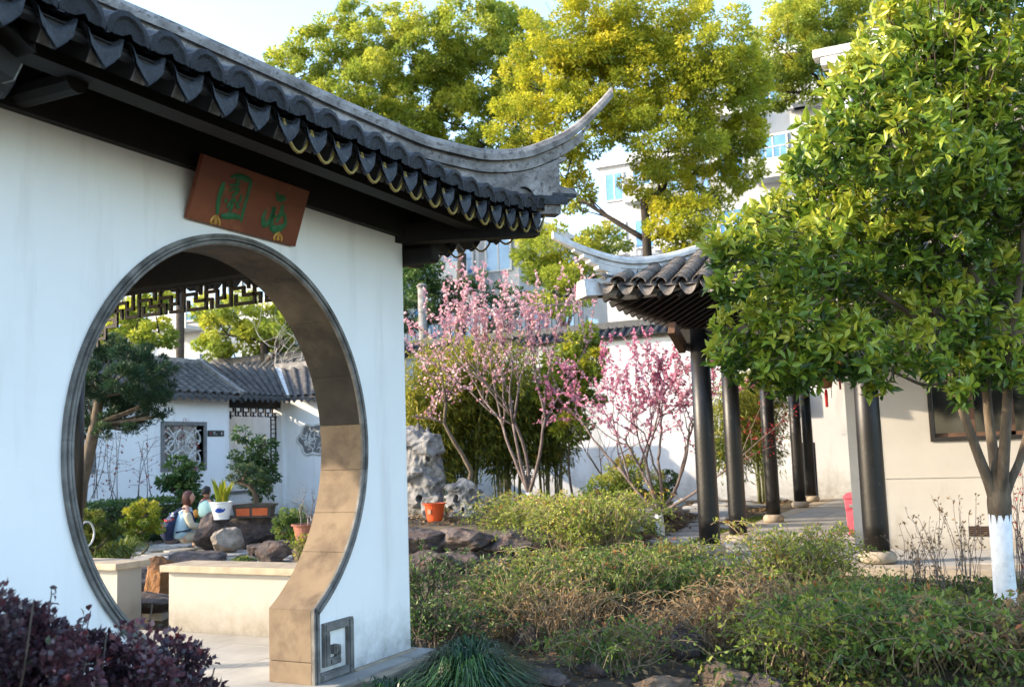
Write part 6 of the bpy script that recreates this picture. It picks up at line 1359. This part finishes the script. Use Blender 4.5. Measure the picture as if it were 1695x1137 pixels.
pt = np.array([at(x, y, 15.7) for x, y in ((425, 838), (424, 825), (420, 812), (412, 804), (402, 800), (392, 797))]); paths = [(pt, np.linspace(.05, .022, 6))]; pc = []
for x, y, r in ((392,775,11),(408,772,11),(425,778,11),(438,785,11),(388,790,10),(402,788,11),(418,790,11),(432,798,10),(395,802,7),(443,797,7),(412,780,12)):
    c = at(x, y, 15.7+rng.uniform(-.15, .15)); pc.append((c, r*15.7/FPX)); paths.append((bez(pt[3 if x > 410 else 4], c, (0, 0, .02), 5), np.linspace(.014, .004, 5)))
tubes('trunk', paths, M['bark'], bs, 6); P, D, T = crown_cloud(pc, 5200, 12, .6, .4, 0); leaves('foliage', P, D, .030, .45, LM['pine'], bs, LEAF5, np.clip(T+.15, 0, 1), upk=.4)
# bare grey shrub and terracotta pot at the right edge
q = at(508, 900, 13.6); tp2 = pot('flower_pot', 'terracotta pot with bare grey twigs at the gate edge', (q[0], q[1], q[2]), .19, .27, mat('terracotta', [(.3, (.22, .085, .055)), (.7, (.32, .13, .085))], .8, 8)); paths, tips = [], []
MB().lathe((q[0], q[1], 0), [(.2, 0), (.22, q[2]*.6), (.17, q[2]-.001)], 9).build('stone_stand', M['rock'], tp2)
for k in range(6): grow(np.array(q)+np.array([rng.normal()*.04, rng.normal()*.04, .23]), norm(np.array([rng.normal()*.5, rng.normal()*.5, 1.])), .26, .010, 0, 3, paths, tips, .6, .12, 4, (2, 3), .8, .15)
tubes('bare_twigs', paths, M['twig_grey'] if 'twig_grey' in M else mat('grey_twig', [(.3, (.12, .10, .10)), (.7, (.24, .21, .20))], .8, 10), tp2, 4)
q = at(498, 905, 13.3); arch_shrub('garden_bush', 'small light green plant in front of the terracotta pot', (q[0], q[1], 0), .16, .30, 26, LM['lime'], None, .05, .5, 8, 'twig_straw', .8, 'bush')
# hoop at the gate edge
q = at(143, 884, 13.0); t = np.linspace(0, 2*math.pi, 25); hp = MB().tube([q+rv*.02*math.cos(a)*0+fv*.12*math.cos(a)+rv*.05*math.cos(a)+np.array([0, 0, .16*math.sin(a)]) for a in t], .013, 6, False).build('garden_hoop', plain('pale_hoop', (.45, .45, .43), .5), None, smooth=True); tag(hp, 'pale round hoop standing in the plants at the left gate edge', 'hoop')

# ================================================================== PEOPLE
def skin(name, J, E, m, parent, sub=2, root=None):
    keys = list(J); me = bpy.data.meshes.new(name); w0 = wloc(parent)
    me.from_pydata([tuple(np.array(J[k][0])-w0) for k in keys], [(keys.index(a), keys.index(b)) for a, b in E], []); o = link(name, me, m, parent); o.modifiers.new('skin', 'SKIN')
    if not me.skin_vertices: 
        bpy.context.view_layer.objects.active = o; bpy.ops.mesh.customdata_skin_add()
    for i, k in enumerate(keys):
        r = J[k][1]; r = r if isinstance(r, tuple) else (r, r); me.skin_vertices[0].data[i].radius = r; me.skin_vertices[0].data[i].use_root = (k == (root or keys[0]))
    s = o.modifiers.new('smooth', 'SUBSURF'); s.levels = sub; s.render_levels = sub
    me.polygons.foreach_set('use_smooth', []) ; o.modifiers['skin'].use_smooth_shade = True
    return o
M['skin'] = mat('skin', [(.3, (.48, .27, .19)), (.7, (.56, .33, .24))], .55, 6, 3, .05)
def blob(name, pts, m, parent, k=12):
    """closed smooth body through rings: pts = list of (centre, rx, ry, axis_x, axis_y)"""
    S = [[np.array(c)+ax_*rx*math.cos(t)+ay_*ry*math.sin(t) for t in np.linspace(0, 2*math.pi, k, endpoint=False)] for c, rx, ry, ax_, ay_ in pts]
    o = MB().sweep(S).build(name, m, parent, smooth=True); s = o.modifiers.new('s', 'SUBSURF'); s.levels = 1; s.render_levels = 1; return o
def head(o, c, fx, fy, s, hair_m, long_hair):
    """head with nose, ears, eyes and mouth; fx = facing, fy = its left"""
    Z = np.array([0, 0, 1.]); V = []; bm = bmesh.new(); bmesh.ops.create_icosphere(bm, subdivisions=3, radius=1); F = [tuple(v.index for v in f.verts) for f in bm.faces]
    for v in bm.verts:
        x, y, z = v.co; w_ = 1-.18*max(0, -z)*1.0; px, py, pz = x*.92*(1 if z > -.2 else 1-.12*(-z-.2)), y*.76*w_, z*1.12
        nose = math.exp(-((y/.13)**2+((z+.12)/.16)**2))*(.20 if x > 0 else 0); chin = math.exp(-((y/.35)**2+((z+.85)/.25)**2))*(.10 if x > 0 else 0); eye = -.06*math.exp(-(((abs(y)-.33)/.16)**2+((z-.08)/.13)**2))*(x > 0)
        px += nose+chin+eye; V.append(c+(fx*px+fy*py+Z*pz)*s)
    bm.free(); h = mesh_np('head', V, F, M['skin'], o, True)
    for sd in (1, -1):
        rock_mesh('eye', (.035*s*8/3,)*3, 1, EYE, h, c+fx*.80*s+fy*.33*sd*s+Z*.08*s, 1, 0, 0); rock_mesh('ear', (.35*s, .16*s, .5*s), 2, M['skin'], h, c+fy*.74*sd*s-fx*.05*s-Z*.05*s, 1, 0, 0)
    MB().tube([c+fx*.86*s+fy*.18*s-Z*.45*s, c+fx*.93*s-Z*.44*s, c+fx*.86*s-fy*.18*s-Z*.45*s], .035*s, 5).build('mouth', LIP, h)
    V = []; F2 = []; bm = bmesh.new(); bmesh.ops.create_icosphere(bm, subdivisions=3, radius=1); keep = [f for f in bm.faces]
    for v in bm.verts: x, y, z = v.co; V.append(c+(fx*(x*1.02-.06)+fy*y*.90+Z*(z*1.18+.05-(.55 if long_hair else 0)*max(0, -z)))*s)
    for f in bm.faces:
        m_ = f.calc_center_median()
        if m_.x < .42+.9*max(0, m_.z-.35)-(.0 if long_hair else .35)*(m_.z < .1) and (m_.z > (-1.1 if long_hair else -.35)): F2.append(tuple(v.index for v in f.verts))
    V = [v+s*.10*(v-c)/np.linalg.norm(v-c)*mnoise.noise(tuple(np.array([v[0], v[1], v[2]*.25])*70)) for v in V]
    bm.free(); hr = mesh_np('hair', V, F2, hair_m, o, True); sl_ = hr.modifiers.new('t', 'SOLIDIFY'); sl_.thickness = .10*s; return h
EYE = plain('eye_dark', (.01, .008, .008), .2); LIP = plain('lips', (.35, .10, .09), .5)
HB_ = mat('brown_hair', [(.3, (.045, .014, .010)), (.7, (.12, .035, .022))], .5, 30, 4, .3, stretch=(1, 1, .2)); HD_ = mat('black_hair', [(.3, (.008, .007, .007)), (.7, (.02, .017, .016))], .5, 30, 4, .3)
CREAM = mat('cream_knit', [(.3, (.46, .43, .33)), (.7, (.56, .53, .42))], .95, 20, 4, .4, 80); BLUE = mat('pale_blue_vest', [(.3, (.34, .52, .64)), (.7, (.44, .62, .73))], .6, 6, 3, .2); BEIGE = mat('beige_trousers', [(.3, (.44, .39, .30)), (.7, (.54, .49, .39))], .9, 10, 4, .2); NAVY = mat('navy_fabric', [(.3, (.008, .015, .05)), (.7, (.02, .035, .11))], .7, 10, 4, .2)
W0 = at(303, 909, 15.9); W0[2] = 0; A = norm(rv*.93+fv*.37); B = norm(np.cross([0, 0, 1.], A)); wm = thing('person', 'person in pale blue vest and navy backpack squatting by the court rocks', 'person', W0)
def wp_(a, b, z): return W0+A*a+B*b+np.array([0, 0, z])
J = {'pelvis': (wp_(-.02, 0, .20), .11), 'waist': (wp_(.0, 0, .33), .10), 'chest': (wp_(.03, 0, .48), .115), 'neckb': (wp_(.05, 0, .62), .06), 'neck': (wp_(.07, 0, .70), .042)}
E = [('pelvis', 'waist'), ('waist', 'chest'), ('chest', 'neckb'), ('neckb', 'neck')]
for s, n in ((1, 'l'), (-1, 'r')):
    J.update({n+'hip': (wp_(.04, .09*s, .17), .085), n+'knee': (wp_(.38, .13*s, .22 if s < 0 else .26), .062), n+'ank': (wp_(.16, .12*s, .05), .045), n+'toe': (wp_(.32, .13*s, .03), .035), n+'sho': (wp_(.04, .15*s, .585), .055), n+'elb': (wp_(.11, .20*s, .37), .042), n+'wri': (wp_(.31, .13*s, .31), .026), n+'palm': (wp_(.36, .115*s, .30), (.030, .018))})
    E += [('pelvis', n+'hip'), (n+'hip', n+'knee'), (n+'knee', n+'ank'), (n+'ank', n+'toe'), ('neckb', n+'sho'), (n+'sho', n+'elb'), (n+'elb', n+'wri'), (n+'wri', n+'palm')]
    for k in range(4):
        J[n+'f%da' % k] = (wp_(.385+.01*(k in (1, 2)), .115*s+(k-1.5)*.016, .295), .009); J[n+'f%db' % k] = (wp_(.415+.012*(k in (1, 2)), .115*s+(k-1.5)*.017, .275), .007); E += [(n+'palm', n+'f%da' % k), (n+'f%da' % k, n+'f%db' % k)]
    J[n+'ta'] = (wp_(.37, .115*s-.04*s, .30), .010); J[n+'tb'] = (wp_(.395, .115*s-.05*s, .288), .008); E += [(n+'palm', n+'ta'), (n+'ta', n+'tb')]
skin('body', J, E, M['skin'], wm)
def sub_skin(name, ks, es, grow_, m, parent, J=J): return skin(name, {k: (J[k][0], (J[k][1][0] if isinstance(J[k][1], tuple) else J[k][1])+grow_) for k in ks}, es, m, parent)
for n in 'lr':
    sub_skin('trouser_leg', ['pelvis', n+'hip', n+'knee', n+'ank'], [('pelvis', n+'hip'), (n+'hip', n+'knee'), (n+'knee', n+'ank')], .016, BEIGE, wm); sub_skin('sleeve', [n+'sho', n+'elb', n+'wri'], [(n+'sho', n+'elb'), (n+'elb', n+'wri')], .020, CREAM, wm); sub_skin('shoe', [n+'ank', n+'toe'], [(n+'ank', n+'toe')], .012, plain('shoe', (.5, .48, .45), .7), wm)
X3 = np.array([0, 0, 1.])
vest = blob('vest', [(wp_(-.03, 0, .15), .145, .17, A, B), (wp_(-.02, 0, .24), .15, .175, A, B), (wp_(-.005, 0, .36), .155, .175, A, B), (wp_(.02, 0, .48), .155, .18, A, B), (wp_(.035, 0, .57), .125, .165, A, B), (wp_(.05, 0, .635), .085, .10, A, B), (wp_(.06, 0, .66), .065, .075, A, B)], BLUE, wm)
bp_ = blob('backpack', [(wp_(-.20, 0, .13), .05, .09, A, B), (wp_(-.23, 0, .17), .10, .135, A, B), (wp_(-.25, 0, .28), .125, .15, A, B), (wp_(-.21, 0, .42), .115, .145, A, B), (wp_(-.14, 0, .54), .08, .12, A, B), (wp_(-.10, 0, .60), .03, .06, A, B)], NAVY, wm)
PAT = [plain('patch_red', (.45, .04, .04), .7), plain('patch_white', (.6, .62, .65), .7), plain('patch_blue', (.06, .18, .45), .7)]
for k in range(34):
    z = rng.uniform(.28, .57); th = rng.uniform(-1.9, 1.9); cxx = np.interp(z, [.13, .28, .42, .54], [-.20, -.25, -.21, -.14]); rx = np.interp(z, [.13, .28, .42, .57], [.05, .125, .115, .06])+.006; ry = np.interp(z, [.13, .28, .42, .57], [.09, .15, .145, .09])+.006; c = wp_(cxx-rx*math.cos(th), ry*math.sin(th), z); tg = norm(A*rx*math.sin(th)+B*ry*math.cos(th)); h_ = rng.uniform(.012, .022); MB().beam(c-tg*h_, c+tg*h_, .006, h_*1.6, X3).build('patch', PAT[k % 3], bp_)
for s in (1, -1): MB().tube([wp_(-.12, .09*s, .58), wp_(.0, .12*s, .645), wp_(.13, .13*s, .56), wp_(.17, .15*s, .42), wp_(.10, .175*s, .30), wp_(-.12, .14*s, .27)], .016, 6).build('strap', NAVY, bp_)
head(wm, wp_(.085, 0, .80), norm(A*.97+B*-.25), norm(np.cross([0, 0, 1.], norm(A*.97+B*-.25))), .098, HB_, True)
# child
C0 = at(341, 880, 16.9); C0[2] = .0; Ac = norm(fv*.75+rv*.45); Bc = norm(np.cross([0, 0, 1.], Ac)); ch = thing('person', 'small child in mint jacket with orange bag standing behind the porcelain pot', 'person', C0); MINT = mat('mint_jacket', [(.3, (.40, .60, .52)), (.7, (.50, .70, .61))], .7, 6, 3, .2); DKT = plain('dark_trousers', (.03, .03, .035), .8)
def cp_(a, b, z): return C0+Ac*a+Bc*b+np.array([0, 0, z])
J2 = {'pelvis': (cp_(0, 0, .45), .085), 'waist': (cp_(0, 0, .54), .08), 'chest': (cp_(0, 0, .64), .085), 'neckb': (cp_(0, 0, .71), .05), 'neck': (cp_(0, 0, .76), .035)}; E2_ = [('pelvis', 'waist'), ('waist', 'chest'), ('chest', 'neckb'), ('neckb', 'neck')]
for s, n in ((1, 'l'), (-1, 'r')):
    J2.update({n+'hip': (cp_(0, .055*s, .42), .06), n+'knee': (cp_(.01, .06*s, .24), .045), n+'ank': (cp_(-.01, .06*s, .05), .034), n+'toe': (cp_(.09, .065*s, .03), .028), n+'sho': (cp_(0, .105*s, .69), .04), n+'elb': (cp_(.0, .14*s, .55), .032), n+'wri': (cp_(.10, .12*s, .49), .02), n+'palm': (cp_(.13, .11*s, .485), (.02, .013))}); E2_ += [('pelvis', n+'hip'), (n+'hip', n+'knee'), (n+'knee', n+'ank'), (n+'ank', n+'toe'), ('neckb', n+'sho'), (n+'sho', n+'elb'), (n+'elb', n+'wri'), (n+'wri', n+'palm')]
    for k in range(5): J2[n+'f%d' % k] = (cp_(.165-.02*(k == 4), .11*s+(k-1.5)*.011-(.012*s if k == 4 else 0), .475), .006); E2_.append((n+'palm', n+'f%d' % k))
skin('body', J2, E2_, M['skin'], ch)
for n in 'lr':
    sub_skin('trouser_leg', ['pelvis', n+'hip', n+'knee', n+'ank'], [('pelvis', n+'hip'), (n+'hip', n+'knee'), (n+'knee', n+'ank')], .012, DKT, ch, J2); sub_skin('sleeve', [n+'sho', n+'elb', n+'wri'], [(n+'sho', n+'elb'), (n+'elb', n+'wri')], .018, MINT, ch, J2); sub_skin('shoe', [n+'ank', n+'toe'], [(n+'ank', n+'toe')], .01, DKT, ch, J2)
blob('jacket', [(cp_(0, 0, .42), .115, .145, Ac, Bc), (cp_(0, 0, .52), .12, .15, Ac, Bc), (cp_(0, 0, .62), .115, .145, Ac, Bc), (cp_(0, 0, .69), .09, .12, Ac, Bc), (cp_(0, 0, .74), .055, .06, Ac, Bc)], MINT, ch)
bg_ = blob('shoulder_bag', [(cp_(-.05, .18, .42), .05, .04, Ac, Bc), (cp_(-.05, .18, .46), .075, .055, Ac, Bc), (cp_(-.05, .18, .53), .07, .05, Ac, Bc), (cp_(-.05, .18, .57), .04, .03, Ac, Bc)], mat('orange_bag', [(.3, (.45, .16, .02)), (.7, (.60, .28, .05))], .7, 8), ch)
MB().tube([cp_(-.05, .17, .55), cp_(-.10, .06, .68), cp_(-.05, -.08, .745), cp_(.06, -.06, .72)], .009, 5).build('strap', NAVY, bg_)
blob('collar', [(cp_(0, 0, .725), .075, .08, Ac, Bc), (cp_(0, 0, .755), .065, .07, Ac, Bc)], plain('red_collar', (.40, .06, .05), .8), ch)
head(ch, cp_(.015, 0, .855), Ac, Bc, .085, HD_, False)
